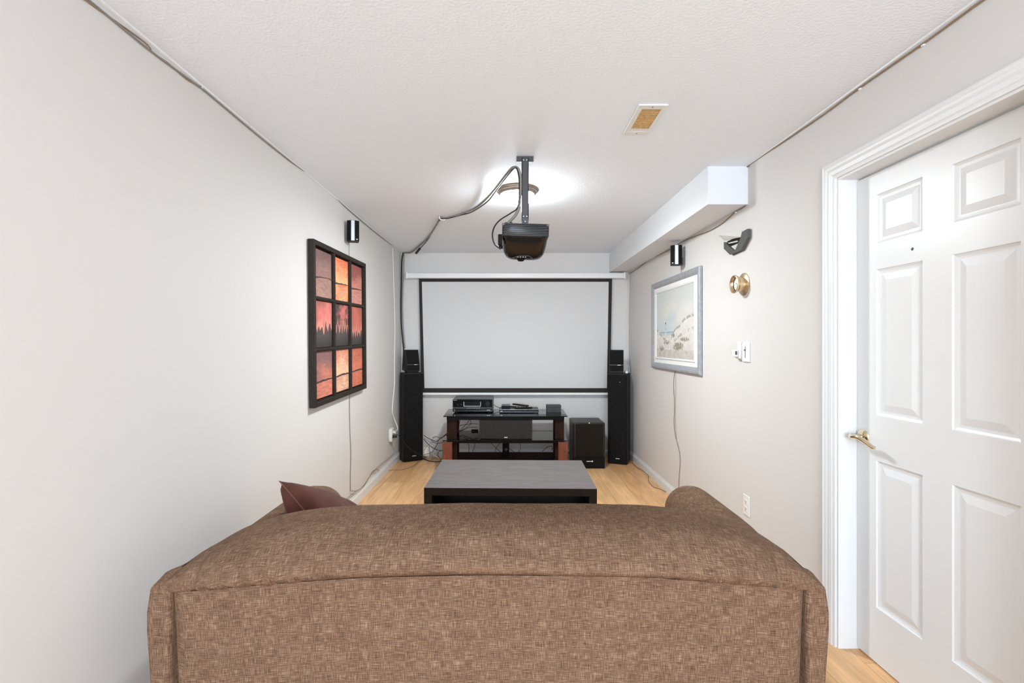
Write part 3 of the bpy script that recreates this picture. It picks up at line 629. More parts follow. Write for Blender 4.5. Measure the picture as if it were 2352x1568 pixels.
def picture_right():
    y0, y1 = 3.479, 4.62; x = xr(4.05); zb, zt = CAM-.238, CAM+.575
    t = thing('framed_picture', 'silver grey framed print of pale beach dunes on right wall', 'picture', (x, 4.05, zb))
    XA = lambda y: xr(y)-.001
    fw, th = .056, .026
    # frame: mitred sweep with rounded profile
    prof = [(0, .004), (0, .020), (.006, .026), (.020, .028), (.036, .024), (.050, .015), (fw, .010), (fw, .004)]
    bm = BM(); cor = [((y0, zb), (1, 1)), ((y1, zb), (-1, 1)), ((y1, zt), (-1, -1)), ((y0, zt), (1, -1))]; rings = []
    for (y, z), (sy, sz) in cor: rings.append([bm.verts.new((XA(y+sy*u)-h, y+sy*u, z+sz*u)) for u, h in prof])
    n = len(prof)
    for i in range(4):
        a, b = rings[i], rings[(i+1) % 4]
        for k in range(n): bm.faces.new((a[k], a[(k+1) % n], b[(k+1) % n], b[k]))
    obj('frame', bm, M_frameS, t)
    bm = BM(); i0, i1, j0, j1 = y0+fw-.004, y1-fw+.004, zb+fw-.004, zt-fw+.004
    prism(bm, [(XA(i0)-.003, i0), (XA(i1)-.003, i1), (XA(i1)-.011, i1), (XA(i0)-.011, i0)], j0, j1, lambda u, v, a: (u, v, a)); obj('mat_board', bm, M_mat, t)
    p0, p1, q0, q1 = 3.60, 4.50, CAM-.13, CAM+.468
    bm = BM(); prof2 = [(0, .010), (0, .016), (-.006, .019), (-.014, .019), (-.018, .014), (-.018, .010)]
    cor = [((p0, q0), (1, 1)), ((p1, q0), (-1, 1)), ((p1, q1), (-1, -1)), ((p0, q1), (1, -1))]; rings = []
    for (y, z), (sy, sz) in cor: rings.append([bm.verts.new((XA(y+sy*u)-h, y+sy*u, z+sz*u)) for u, h in prof2])
    for i in range(4):
        a, b = rings[i], rings[(i+1) % 4]
        for k in range(6): bm.faces.new((a[k], a[(k+1) % 6], b[(k+1) % 6], b[k]))
    obj('inner_liner', bm, M_trim, t)
    P = lambda u, v: Vector((XA(p1+(p0-p1)*u)-.0122, p1+(p0-p1)*u, q0+(q1-q0)*v))
    ltab = [(0, .44), (.15, .36), (.3, .27), (.42, .20), (.6, .1), (1, 0)]
    rtab = [(0, 0), (.38, .12), (.46, .31), (.56, .42), (.66, .45), (.76, .53), (.88, .57), (1, .585)]
    rt2 = [(.3, 0), (.45, .20), (.6, .30), (.8, .38), (1, .42)]
    def colf(u, v):
        n1 = nz(u*3, v*3, 3); n2 = nz(u*14, v*14, 9); hz = .385
        sky = lerp3((194, 205, 207), (206, 208, 204), sstep(.4, .75, v+.1*n1))
        cl = math.exp(-((u-.55)**2/.07+(v-.62)**2/.03)); sky = lerp3(sky, (226, 218, 204), min(1, max(0, cl*(.9+1.3*n1))))
        cl = math.exp(-((u-.85)**2/.02+(v-.68)**2/.01)); sky = lerp3(sky, (226, 220, 212), cl*.7)
        col = sky
        if v < hz: col = (146, 164, 174) if v > hz-.012 else lerp3((200, 207, 206), (176, 190, 194), .5+.5*math.sin(v*300+3*n2))
        if v < hz-.045: col = lerp3((214, 206, 196), (222, 214, 206), .5+n1)
        le = interp(ltab, u)+.01*n2; re = interp(rtab, u)+.008*n2; r2 = interp(rt2, u)+.01*n2
        sand = lambda k: lerp3((196, 190, 180), (228, 222, 214), max(0, min(1, k)))
        if v < re and u > .36: col = sand(.95-1.6*(re-v)+.6*n2*.3+n1*.3)
        if u > .36 and abs(v-re) < .018 and n2 > .02: col = (164, 162, 146)
        if v < r2 and u > .34: col = sand(.8-1.0*(r2-v)+.4*n2)
        if u > .5 and abs(v-r2+.01) < .022 and n2 > .05: col = (170, 166, 150)
        if v < le: col = sand(.75-1.0*(le-v)+.5*n2)
        if u < .38 and abs(v-le+.02) < .025 and n2 > .0: col = (162, 158, 140)
        if v < .12+.03*n1: col = lerp3((208, 198, 186), (190, 182, 172), .5+n2)
        for cu, cv, ru, rv in ((.62, .17, .14, .06), (.31, .235, .08, .035), (.78, .27, .1, .03), (.17, .14, .06, .04), (.50, .33, .05, .03)):
            d = ((u-cu)/ru)**2+((v-cv)/rv)**2
            if d < 1.2 and nz(u*60, v*22, 4, 2) > -.25+.7*d-.3: col = lerp3((126, 120, 98), (164, 156, 134), .5+nz(u*80, v*80, 1, 2))
        if abs(u-.29) < .009 and .22 < v < .53: col = (232, 230, 226) if nz(u*30, v*30, 2) > -.1 else (176, 176, 176)
        if abs(u-.285) < .011 and .50 < v < .53: col = (64, 66, 66)
        if abs(u-.34) < .012 and .24 < v < .30: col = (236, 232, 226)
        if math.hypot((u-.43)*1.4, v-.60) < .006: col = (130, 140, 150)
        return col
    painted('print', P, colf, 170, 120, t, M_print)
picture_right()
# ------------------------------------------------------------------ wall satellite speakers
def satellite(cx, cy, cz, yaw, wallx, label, logo_side):
    t = thing('wall_speaker', label, 'speaker', (cx, cy, cz-.08), yaw, 'small wall speakers')
    w, d, h = .046, .05, .08
    bm = BM(); prism(bm, [(-w, -.01), (-.016, -.026), (.016, -.026), (w, -.01), (w*.8, d), (-w*.8, d)], 0, 2*h, lambda u, v, a: (u, v, a))
    bmesh.ops.bevel(bm, geom=bm.edges[:], offset=.002, segments=2, affect='EDGES'); obj('cabinet', bm, M_black, t, local=True)
    bm = BM(); prism(bm, [(-.0145, -.0255), (-.011, -.030), (.011, -.030), (.0145, -.0255)], .003, 2*h-.003, lambda u, v, a: (u, v, a)); obj('front_strip', bm, M_silver, t, local=True, label='silver vertical strip')
    for s_ in (-1, 1):
        bm = BM(); prism(bm, [(s_*.018, -.0265), (s_*.043, -.0125), (s_*.043, -.0105), (s_*.018, -.0245)], .006, 2*h-.006, lambda u, v, a: (u, v, a)); obj('grille', bm, M_cloth, t, local=True)
    bm = BM(); box(bm, logo_side*.024, logo_side*.036, -.0235, -.017, .012, .017); obj('badge', bm, M_badge, t, local=True)
    # wall bracket
    bm = BM(); s_ = 1 if wallx > cx else -1
    tube(bm, [(cx, cy+d*.8, cz-.03), (cx+s_*.02, cy+d, cz-.04), (wallx-s_*.004, cy+.06, cz-.04)], .007, 10); box(bm, wallx-.005 if s_ > 0 else wallx, wallx if s_ > 0 else wallx+.005, cy+.035, cy+.085, cz-.075, cz-.01, .001, 1)
    obj('bracket', bm, M_cabG, t)
satellite(-1.203, 3.65, CAM+.869, math.radians(14), xl(3.7), 'small black speaker with silver strip high on left wall above dark framed painting', 1)
satellite(1.365, 3.82, CAM+.715, math.radians(-10), xr(3.87), 'small black speaker with silver strip on right wall under the soffit', -1)
# wires of the satellites
cable('speaker_wire', [WL(803, 555, .01), WL(802, 570, .005), WL(802, 590, .004)], .002, M_cabG, 'short grey wire between left wall speaker and painting', cat='wire')
cable('speaker_wire', [WL(px, py, .005) for px, py in ((804, 895), (803, 930), (804, 990), (806, 1040), (805, 1090), (805, 1128))], .0028, M_cabG, 'thin grey wire down left wall below the painting', cat='wire')
cable('speaker_wire', [WR(1566, 605, .006), WR(1565, 615, .005), WR(1565, 628, .004)], .002, M_cabG, 'short grey wire between right wall speaker and beach print', cat='wire')
cable('speaker_wire', [WR(px, py, .005) for px, py in ((1551, 845), (1547, 880), (1549, 930), (1548, 970), (1551, 1000), (1560, 1035), (1562, 1060), (1560, 1090), (1559, 1120))], .0025, M_cabT, 'brown wire down right wall below the beach print', cat='wire')
cable('speaker_wire', [WR(px, py, .005) for px, py in ((1552, 845), (1552, 900), (1551, 960), (1554, 1010), (1559, 1032))], .0016, M_cabG, 'second fainter wire below the beach print', cat='wire')
# baseboard wires left
cable('speaker_wire', [WL(807, 1127, .016), WL(822, 1126, .018), WL(838, 1112, .018), WL(848, 1095, .02), WL(857, 1081, .018), WL(868, 1078, .022)]+[WF(876, 1083, .004), WF(884, 1082), WF(900, 1079), WF(925, 1078), WF(948, 1070), WF(962, 1060), WF(975, 1050)], .0028, M_cabT, 'thin tan wire from left baseboard across the floor to left tower speaker', cat='wire', sub=6)
cable('speaker_wire', [WL(770, 1168, .018), WL(790, 1150, .018), WL(812, 1132, .018), WL(832, 1118, .018), WL(850, 1092, .018), WL(862, 1078, .018), WL(876, 1065, .018), WL(890, 1054, .018), WL(905, 1041, .018)], .0025, M_cabG, 'grey wire looping over left baseboard', cat='wire', sub=6)
bm = BM(); p = WF(884, 1083, .006); box(bm, p.x-.012, p.x+.012, p.y-.007, p.y+.007, .001, .012, .003); obj('wire_connector', bm, M_cabB, label='tiny black wire connector on floor by left baseboard', cat='connector')
cable('speaker_wire', [WF(1452, 1062), WF(1462, 1072), WF(1476, 1080), WF(1489, 1092), WF(1490, 1104), WF(1500, 1117), WF(1515, 1122), WF(1530, 1129), WF(1545, 1133)], .003, M_cabT, 'thin brown wire on the floor beside right baseboard', cat='wire', sub=6)
# ------------------------------------------------------------------ sconce, clock, switch
def sconce():
    zc = CAM; yc = 2.94; xw = xr(yc)
    t = thing('wall_sconce', 'charcoal angular wall sconce with white glass above the brass clock', 'wall lamp', (xw, yc, CAM+.56))
    out = [(2.79, .679), (2.79, .629), (2.865, .569), (3.008, .5665), (3.09, .621), (3.09, .669), (3.06, .672), (3.058, .6456), (2.943, .575), (2.87, .6457), (2.854, .675)]
    bm = BM(); q = [(y, z) for y, z in out]
    def pr(bm, pts, p0, p1): prism(bm, pts, p0, p1, lambda u, v, a: (xr(u)-a, u, CAM+v))
    # two granite arms
    near = [(2.79, .679), (2.79, .629), (2.865, .569), (2.943, .567), (2.943, .577), (2.87, .6457), (2.854, .675)]
    far = [(2.943, .577), (2.943, .567), (3.008, .5665), (3.09, .621), (3.09, .665), (3.058, .6456)]
    bm = BM(); pr(bm, near, .006, .026); obj('arm', bm, M_granite, t)
    bm = BM(); pr(bm, far, .006, .026); obj('arm', bm, M_granite, t)
    bm = BM(); pr(bm, [(2.80, .675), (2.80, .63), (2.872, .566), (3.004, .560), (3.08, .62), (3.08, .665)], .0, .008); obj('back_plate', bm, M_bronze, t)
    bm = BM(); pr(bm, [(2.862, .655), (2.943, .580), (3.055, .648), (3.06, .664)], .008, .016); obj('recess', bm, M_dark, t)
    bm = BM(); pr(bm, [(2.905, .618), (2.944, .581), (3.005, .6185)], .0162, .0200); obj('glass_triangle', bm, M_frost, t)
    bm = BM(); pr(bm, [(2.92, .629), (2.92, .638), (3.045, .650), (3.030, .641)], .0162, .0200); obj('mirror_strip', bm, M_frost, t)
    bm = BM(); a = [(1.365, 3.06, .704), (1.4165, 2.850, .684), (1.4205, 2.867, .6475), (1.402, 3.055, .668)]
    lo = [bm.verts.new((x, y, CAM+z)) for x, y, z in a]; hi = [bm.verts.new((x+.004, y, CAM+z-.001)) for x, y, z in a]
    bm.faces.new(lo); bm.faces.new(hi[::-1])
    for i in range(4): bm.faces.new((lo[i], lo[(i+1) % 4], hi[(i+1) % 4], hi[i]))
    obj('glass_shade', bm, M_frost, t)
sconce()
def clock():
    y = 2.879; x = xr(y); z = CAM+.361
    t = thing('wall_clock', 'round brass porthole clock on right wall between sconce and switch', 'clock', (x, y, z-.07))
    M = Matrix.Translation((x, y, z)) @ Matrix.Rotation(math.radians(-90), 4, 'Y')
    bm = BM(); lathe(bm, [(0, 0), (.068, 0), (.069, .004), (.064, .008), (.046, .011), (.042, .014), (.042, .044), (.0, .044)], M, 48); obj('flange', bm, M_brass, t, smooth=35)
    bm = BM(); lathe(bm, [(.040, .040), (.050, .046), (.056, .058), (.055, .064), (.050, .066), (.044, .060), (.040, .048)], M, 48); obj('front_rim', bm, M_brass, t, smooth=50)
    bm = BM(); lathe(bm, [(0, .0452), (.036, .0452), (.036, .0445), (0, .0445)], M, 40); obj('dial', bm, M_plastic_w, t)
    bm = BM()
    for k in range(12):
        a = k*math.pi/6; c = M @ Vector(((.031)*math.cos(a), .031*math.sin(a), .0455)); box(bm, c.x-.0004, c.x+.0004, c.y-.0018, c.y+.0018, c.z-.0018, c.z+.0018)
    obj('hour_marks', bm, M_greyslot, t)
    bm = BM(); tube(bm, [M @ Vector((0, 0, .0465)), M @ Vector((.009, .010, .0465))], .0007, 6); tube(bm, [M @ Vector((0, 0, .0465)), M @ Vector((.003, -.020, .0465))], .0006, 6); obj('hands', bm, M_dark, t)
clock()
def switch():
    y = 2.847; x = xr(y); z = CAM-.054
    t = thing('light_switch', 'white dimmer light switch plate on right wall below the clock', 'light switch', (x, y, z-.06))
    bobj('cover_plate', M_plastic_w, t, x-.009, x, y-.041, y+.041, z-.059, z+.059, .003)
    bobj('slider_track', M_greyslot, t, x-.0096, x-.0085, y-.003, y+.003, z-.035, z+.035)
    bobj('slider_knob', M_grey, t, x-.014, x-.009, y-.006, y+.008, z+.008, z+.017, .0015)
    y = 2.925; x = xr(y)
    t = thing('remote_holder', 'small white remote control cradle beside the light switch', 'remote control', (x, y, z-.05))
    bobj('back_plate', M_plastic_w, t, x-.006, x, y-.024, y+.024, z-.047, z+.064, .002)
    bobj('cradle', M_plastic_w, t, x-.022, x-.005, y-.024, y+.024, z-.04, z+.012, .003)
    r = bobj('remote_body', M_plastic_w, t, x-.042, x-.023, y-.022, y+.022, z-.030, z+.014, .005)
    bm = BM(); box(bm, x-.0425, x-.030, y-.0226, y-.0215, z-.018, z+.005, .001, 1); obj('window', bm, M_grey, r)
switch()
# ------------------------------------------------------------------ projection screen
def screen():
    t = thing('projection_screen', 'pull down projection screen with black border on back wall', 'projection screen', (.09, BACK-.03, CAM-.60))
    yf = 5.505
    k = yf/F
    bm = BM(); box(bm, W(936, 0, yf-.03).x, W(1433, 0, yf-.03).x, yf-.045, BACK-.002, CAM+(VY-639)*(yf-.03)/F, CAM+(VY-626.5)*(yf-.03)/F, .012, 3); obj('case', bm, M_plastic_w, t)
    for px0, px1 in ((932, 937), (1432, 1437)):
        a, b = W(px0, 0, yf-.03).x, W(px1, 0, yf-.03).x
        bm = BM(); box(bm, a, b, yf-.047, BACK-.001, CAM+(VY-640)*(yf-.03)/F, CAM+(VY-625)*(yf-.03)/F, .008, 2); obj('end_cap', bm, M_plastic_w, t)
    def quad(name, m, pts, y0, y1):
        bm = BM(); q = [W(px, py, yf) for px, py in pts]
        lo = [bm.verts.new((p.x, y0, p.z)) for p in q]; hi = [bm.verts.new((p.x, y1, p.z)) for p in q]
        bm.faces.new(lo); bm.faces.new(hi[::-1])
        for i in range(4): bm.faces.new((lo[i], lo[(i+1) % 4], hi[(i+1) % 4], hi[i]))
        return obj(name, bm, m, t)
    M_bord = mat('screen_black_border', (38, 33, 28), .8); M_scr = mat('matte_white_screen', (205, 203, 200), .85, spec=.1)
    quad('border', M_bord, [(962, 638), (1406, 638), (1401, 901), (968, 901)], yf, yf+.002)
    quad('screen_fabric', M_scr, [(969, 647), (1398, 647), (1394, 891), (975, 891)], yf-.0012, yf)
    a, b = W(970, 0, yf).x, W(1400, 0, yf).x
    bm = BM(); box(bm, a, b, yf-.010, yf+.014, CAM-(907-VY)*k, CAM-(901.5-VY)*k, .006, 3); obj('weight_bar', bm, M_plastic_w, t)
screen()
# ------------------------------------------------------------------ tower speakers and desk speakers
def tower(ax, ay, ang, depth, width, label, dot):
    """(ax,ay): front left bottom corner; ang: heading of the front edge"""
    h = 1.003; fm = Matrix.Translation((ax, ay, 0)) @ Matrix.Rotation(ang, 4, 'Z')
    c = fm @ Vector((width/2, depth/2, 0))
    t = thing('tower_speaker', label, 'speaker', c, ang, 'black floor standing speakers')
    def B(name, m, *a, bev=0, **k):
        bm = BM(); box(bm, *a, bev=bev)
        for v in bm.verts: v.co = fm @ v.co
        return obj(name, bm, m, t, **k)
    B('cabinet', M_blackvin, 0, width, .018, depth, .004, h, bev=.004)
    g = B('grille', M_cloth, .004, width-.004, .0, .02, .01, h-.012, bev=.008)
    B('badge', M_badge, width*.42, width*.62, -.002, .001, .062, .068, bev=.0008, label='small silver badge')
    if dot: B('led', M_badge, width*.62, width*.645, -.002, .001, h-.095, h-.090)
    return fm, h
fL, hT = tower(-1.168, 5.272, math.radians(28), .17, .226, 'tall black tower speaker in left corner by the outlet', False)
fR, hT = tower(1.1065, 5.238, math.radians(-22), .25, .215, 'tall black tower speaker in right corner beside the subwoofer', True)
def desk_speaker(fm, x0, w, label, turn):
    M = fm @ Matrix.Translation((x0+w/2, .02, hT)) @ Matrix.Rotation(turn, 4, 'Z')
    t = thing('desktop_speaker', label, 'speaker', M @ Vector((0, .05, 0)), 0, 'wedge speakers on the towers')
    def P(bm):
        for v in bm.verts: v.co = M @ v.co
        return bm
    hw = w/2
    bm = BM(); prism(bm, [(.0, .014), (.0, .09), (.052, .262), (.125, .262), (.125, .014)], -hw, hw, lambda u, v, a: (a, u, v)); bmesh.ops.bevel(bm, geom=bm.edges[:], offset=.003, segments=2, affect='EDGES'); obj('cabinet', P(bm), M_black, t)
    bm = BM(); prism(bm, [(-.006, .106), (.042, .256), (.052, .254), (.006, .104)], -hw+.006, hw-.006, lambda u, v, a: (a, u, v)); obj('upper_grille', P(bm), M_cloth, t)
    bm = BM(); box(bm, -hw+.006, hw-.006, -.007, .002, .026, .090, .002); obj('lower_grille', P(bm), M_cloth, t)
    bm = BM(); box(bm, -hw+.008, hw-.008, -.004, .002, .092, .096); obj('seam_strip', P(bm), M_grey, t)
    bm = BM(); box(bm, hw*.15, hw*.6, -.009, .0, .0915, .0965); obj('badge', P(bm), M_badge, t)
    bm = BM(); box(bm, -hw+.012, hw-.012, .006, .115, -.0, .0145, .002); obj('base', P(bm), M_dark, t)
desk_speaker(fL, .038, .150, 'black wedge speaker standing on left tower speaker', math.radians(0))
desk_speaker(fR, .018, .155, 'black wedge speaker standing on right tower speaker', math.radians(8))
bm = BM(); p = fR @ Vector((.19, .12, hT)); box(bm, p.x-.014, p.x+.014, p.y-.014, p.y+.014, p.z, p.z+.026, .003); obj('small_white_box', bm, M_plastic_w, label='tiny white plastic box behind right wedge speaker', cat='box')
# ------------------------------------------------------------------ subwoofer
def sub():
    x0, x1, y0, y1 = .698, 1.038, 5.02, 5.38; h = .49
    t = thing('subwoofer', 'black square subwoofer on the floor right of the glass stand', 'subwoofer', ((x0+x1)/2, (y0+y1)/2, 0))
    bobj('cabinet', M_blackgl if False else mat('satin_black_cabinet', (26, 23, 20), .4, spec=.4), t, x0, x1, y0+.012, y1, .0, h, .012)
    bobj('grille', M_cloth3, t, x0+.028, x1-.022, y0-.004, y0+.014, .125, h-.012, .006)
    bobj('front_panel', M_dark, t, x0+.004, x1-.004, y0+.004, y0+.014, .006, .122, .003)
    bm = BM(); box(bm, .838, .895, y0+.001, y0+.005, .075, .083, .001, 1); lathe(bm, [(0, .005), (.008, .004), (.009, 0)], Matrix.Translation((.900, y0+.005, .079)) @ Matrix.Rotation(math.radians(90), 4, 'X'), 16)
    obj('badge', bm, M_badge, t, label='small silver badge')
    bobj('led', mat('amber_led', (255, 190, 90), .4, emis=2), t, .866, .872, y0+.010, y0+.016, h-.006, h-.001)
sub()
# ------------------------------------------------------------------ television stand
ZT = .5955
def stand():
    t = thing('media_stand', 'dark wood media stand with smoked glass shelves against back wall', 'media stand', (-.03, 5.06, 0))
    yf, yb = 4.80, 5.325
    def slab(name, z0, z1, f0, f1, b0, b1, ya=yf, yb_=yb, m=M_glassblk):
        bm = BM(); prism(bm, [(f0, ya), (f1, ya), (b1, yb_), (b0, yb_)], z0, z1, lambda u, v, a: (u, v, a)); bmesh.ops.bevel(bm, geom=bm.edges[:], offset=.0015, segments=1, affect='EDGES'); return obj(name, bm, m, t)
    slab('top_shelf', ZT-.008, ZT, -.662, .6076, -.675, .623)
    slab('middle_shelf', .341, .349, -.668, .612, -.672, .618)
    bobj('top_rail', M_dark, t, -.632, .578, 4.835, 4.865, ZT-.045, ZT-.0085, .002)
    bobj('middle_rail', M_dark, t, -.632, .582, 4.835, 4.865, .312, .3405, .002)
    for a, b in ((-.634, -.530), (.486, .580)):
        bobj('side_post', M_wooddk, t, a, b, 4.868, 4.905, .10, ZT-.0085, .003)
        bobj('rear_post', M_wooddk, t, a+.02, b-.02, 5.26, 5.29, .10, ZT-.0085, .003)
    for a, b in ((-.662, -.566), (.508, .604)):
        bm = BM(); box(bm, a, b, 4.745, 4.795, .0, .325, .004); box(bm, a-.002, b+.002, 4.743, 4.797, .325, .336, .003)
        obj('front_leg', bm, M_woodred, t, label='reddish wood front leg')
    bobj('base_shelf', M_wooddk, t, -.640, .585, 4.80, 5.36, .075, .100, .003)
    bobj('base_front', M_wooddk, t, -.566, .508, 4.79, 4.82, .0, .10, .003)
    bobj('base_rear', M_wooddk, t, -.60, .55, 5.33, 5.36, .0, .0745, .003)
    bobj('center_column', M_dark, t, -.062, .012, 5.18, 5.24, .10, .3405, .004)
    bm = BM(); lathe(bm, [(0, .012), (.014, .010), (.017, 0)], Matrix.Translation((-.022, 5.18, .17)) @ Matrix.Rotation(math.radians(90), 4, 'X'), 20); obj('cable_cap', bm, M_grey, t, smooth=40)
stand()
def receiver():
    x0, x1, y0, y1 = -.593, -.163, 5.04, 5.36; z0, z1 = ZT+.012, ZT+.146
    t = thing('av_receiver', 'wide black receiver with display window on left of glass stand', 'receiver', ((x0+x1)/2, (y0+y1)/2, ZT))
    bobj('chassis', mat('receiver_top', (84, 84, 82), .45, metal=.2), t, x0+.004, x1-.001, y0+.004, y1, z0, z1, .003)
    bobj('front_panel', M_blackgl, t, x0, x1-.006, y0-.006, y0+.004, z0, z1-.002, .002)
    bobj('control_band', mat('receiver_band', (52, 52, 48), .5), t, x0+.002, x1-.008, y0-.008, y0-.004, z0+.030, z0+.049, .001)
    d = bobj('display_window', M_dark, t, x0+.122, x0+.296, y0-.0075, y0-.005, z0+.062, z0+.104)
    bm = BM(); box(bm, x0+.117, x0+.301, y0-.009, y0-.005, z0+.057, z0+.0615); box(bm, x0+.117, x0+.1215, y0-.009, y0-.005, z0+.057, z0+.106); box(bm, x0+.2965, x0+.301, y0-.009, y0-.005, z0+.057, z0+.106)
    obj('bezel', bm, M_silver, d)
    bm = BM(); lathe(bm, [(0, .022), (.024, .020), (.027, .002), (.030, 0)], Matrix.Translation((x1-.055, y0-.005, z0+.082)) @ Matrix.Rotation(math.radians(90), 4, 'X'), 32); obj('volume_knob', bm, M_black, t, smooth=35)
    for dx in (.055, .09):
        bm = BM(); lathe(bm, [(0, .012), (.010, .011), (.012, 0)], Matrix.Translation((x0+dx, y0-.005, z0+.075)) @ Matrix.Rotation(math.radians(90), 4, 'X'), 24); obj('knob', bm, M_black, t, smooth=35)
    for k in range(12):
        bobj('button', M_silver if k % 2 else M_cabG, t, x0+.145+k*.0125, x0+.152+k*.0125, y0-.0095, y0-.0075, z0+.037, z0+.042)
    for k in range(3): bobj('jack', M_badge, t, x1-.062+k*.013, x1-.056+k*.013, y0-.008, y0-.005, z0+.012, z0+.021)
    bobj('power_button', M_silver, t, x0+.016, x0+.024, y0-.009, y0-.005, z0+.012, z0+.020, .001)
    text('brand_lettering', 'ONKYO', .0105, M_badge, t, Matrix.Translation((x0+.026, y0-.0068, z1-.011)) @ FACING)
    for px in (x0+.04, x1-.04):
        for py in (y0+.03, y1-.05):
            bm = BM(); lathe(bm, [(0, 0), (.018, 0), (.020, .013), (0, .013)], Matrix.Translation((px, py, ZT)), 20); obj('foot', bm, M_black, t)
receiver()
def player():
    x0, x1, y0, y1 = -.0935, .326, 5.0, 5.20; z0 = ZT+.006; z1 = ZT+.041
    t = thing('disc_player', 'slim black disc player with chrome edge in middle of glass stand', 'disc player', ((x0+x1)/2, (y0+y1)/2, ZT))
    bobj('chassis', mat('player_case', (52, 48, 46), .35), t, x0, x1, y0+.006, y1, z0, z1, .002)
    bobj('front_panel', M_blackgl, t, x0, x1, y0-.002, y0+.007, z0, z1-.0032, .002)
    bobj('chrome_edge', M_chrome, t, x0, x1, y0-.003, y0+.010, z1-.0035, z1-.0003, .0008)
    bobj('badge', M_badge, t, x0+.010, x0+.036, y0-.004, y0-.0015, z0+.014, z0+.018)
    for px in (x0+.03, x1-.03):
        for py in (y0+.02, y1-.02): bobj('foot', M_black, t, px-.01, px+.01, py-.01, py+.01, ZT, z0+.0005)
    x0 = W(1152, 0, 5.03).x; zt = z1
    t = thing('media_box', 'small black media box on left end of the disc player', 'media box', (x0+.04, 5.07, zt))
    bobj('case', M_blackgl, t, x0, x0+.092, 5.02, 5.13, zt, zt+.040, .004); bobj('front_window', M_dark, t, x0+.004, x0+.088, 5.017, 5.021, zt+.004, zt+.034, .001)
    def remote(cx, cy, cz, L, wd_, yaw, pitch, label, m):
        M = Matrix.Translation((cx, cy, cz)) @ Matrix.Rotation(yaw, 4, 'Z') @ Matrix.Rotation(pitch, 4, 'Y')
        r = thing('remote_control', label, 'remote control', (cx, cy, cz-.008), group='remote controls on the disc player')
        bm = BM(); box(bm, -L/2, L/2, -wd_/2, wd_/2, -.008, .008, .005, 2, M=M); obj('body', bm, m, r)
        for i in range(6):
            for j in (-1, 0, 1):
                bm = BM(); a = -L/2+.022+i*(L-.05)/5; box(bm, a, a+.008, j*.013-.004, j*.013+.004, .0075, .0100, .001, 1, M=M); obj('button', bm, M_cabG if (i+j) % 2 else M_silver, r)
    remote(.080, 5.075, zt+.017, .17, .048, math.radians(-12), math.radians(2), 'black remote with grey buttons lying beside the small media box', M_black)
    remote(.135, 5.105, zt+.034, .19, .046, math.radians(-36), math.radians(2), 'black remote lying across the top of the remote pile', M_black)
    remote(.165, 5.045, zt+.012, .19, .05, math.radians(14), math.radians(0), 'black remote at the bottom right of the remote pile', M_blackgl)
player()
def greybox():
    x0, x1, y0, y1 = .415, .570, 5.05, 5.14
    t = thing('storage_box', 'plain dark grey box on right end of glass stand', 'box', ((x0+x1)/2, (y0+y1)/2, ZT))
    m = mat('dark_grey_fabric_box', (58, 57, 58), .75, bump=.4, bscale=300)
    bobj('box_body', m, t, x0, x1, y0, y1, ZT, ZT+.054, .003); bobj('lid', m, t, x0-.001, x1+.001, y0-.001, y1+.001, ZT+.054, ZT+.078, .003)
greybox()
def center():
    x0, x1, y0, y1 = -.297, .250, 4.845, 5.07; z0 = .3495; z1 = .553
    t = thing('center_speaker', 'wide grey fronted centre speaker on the middle glass shelf', 'speaker', ((x0+x1)/2, (y0+y1)/2, z0))
    bobj('cabinet', mat('gloss_dark_cabinet', (44, 44, 40), .3, coat=.3), t, x0, x1, y0, y1, z0, z1, .008)
    bobj('grille', M_cloth2, t, x0+.012, x1-.016, y0-.010, y0+.004, z0+.008, z1-.010, .007)
    bobj('badge', M_badge, t, -.040, -.006, y0-.0115, y0-.0095, z0+.018, z0+.027)
center()
cable('under_shelf_adapter', [W(1083, 990, 5.0), W(1098, 990, 5.0)], .02, M_dark, 'dark adapter behind centre speaker on middle shelf', cat='adapter')
# power strip on the base shelf
bm = BM(); box(bm, .335, .475, 4.98, 5.04, .101, .128, .006); obj('power_strip', bm, M_dark, label='black power strip on the base shelf at right', cat='power strip')
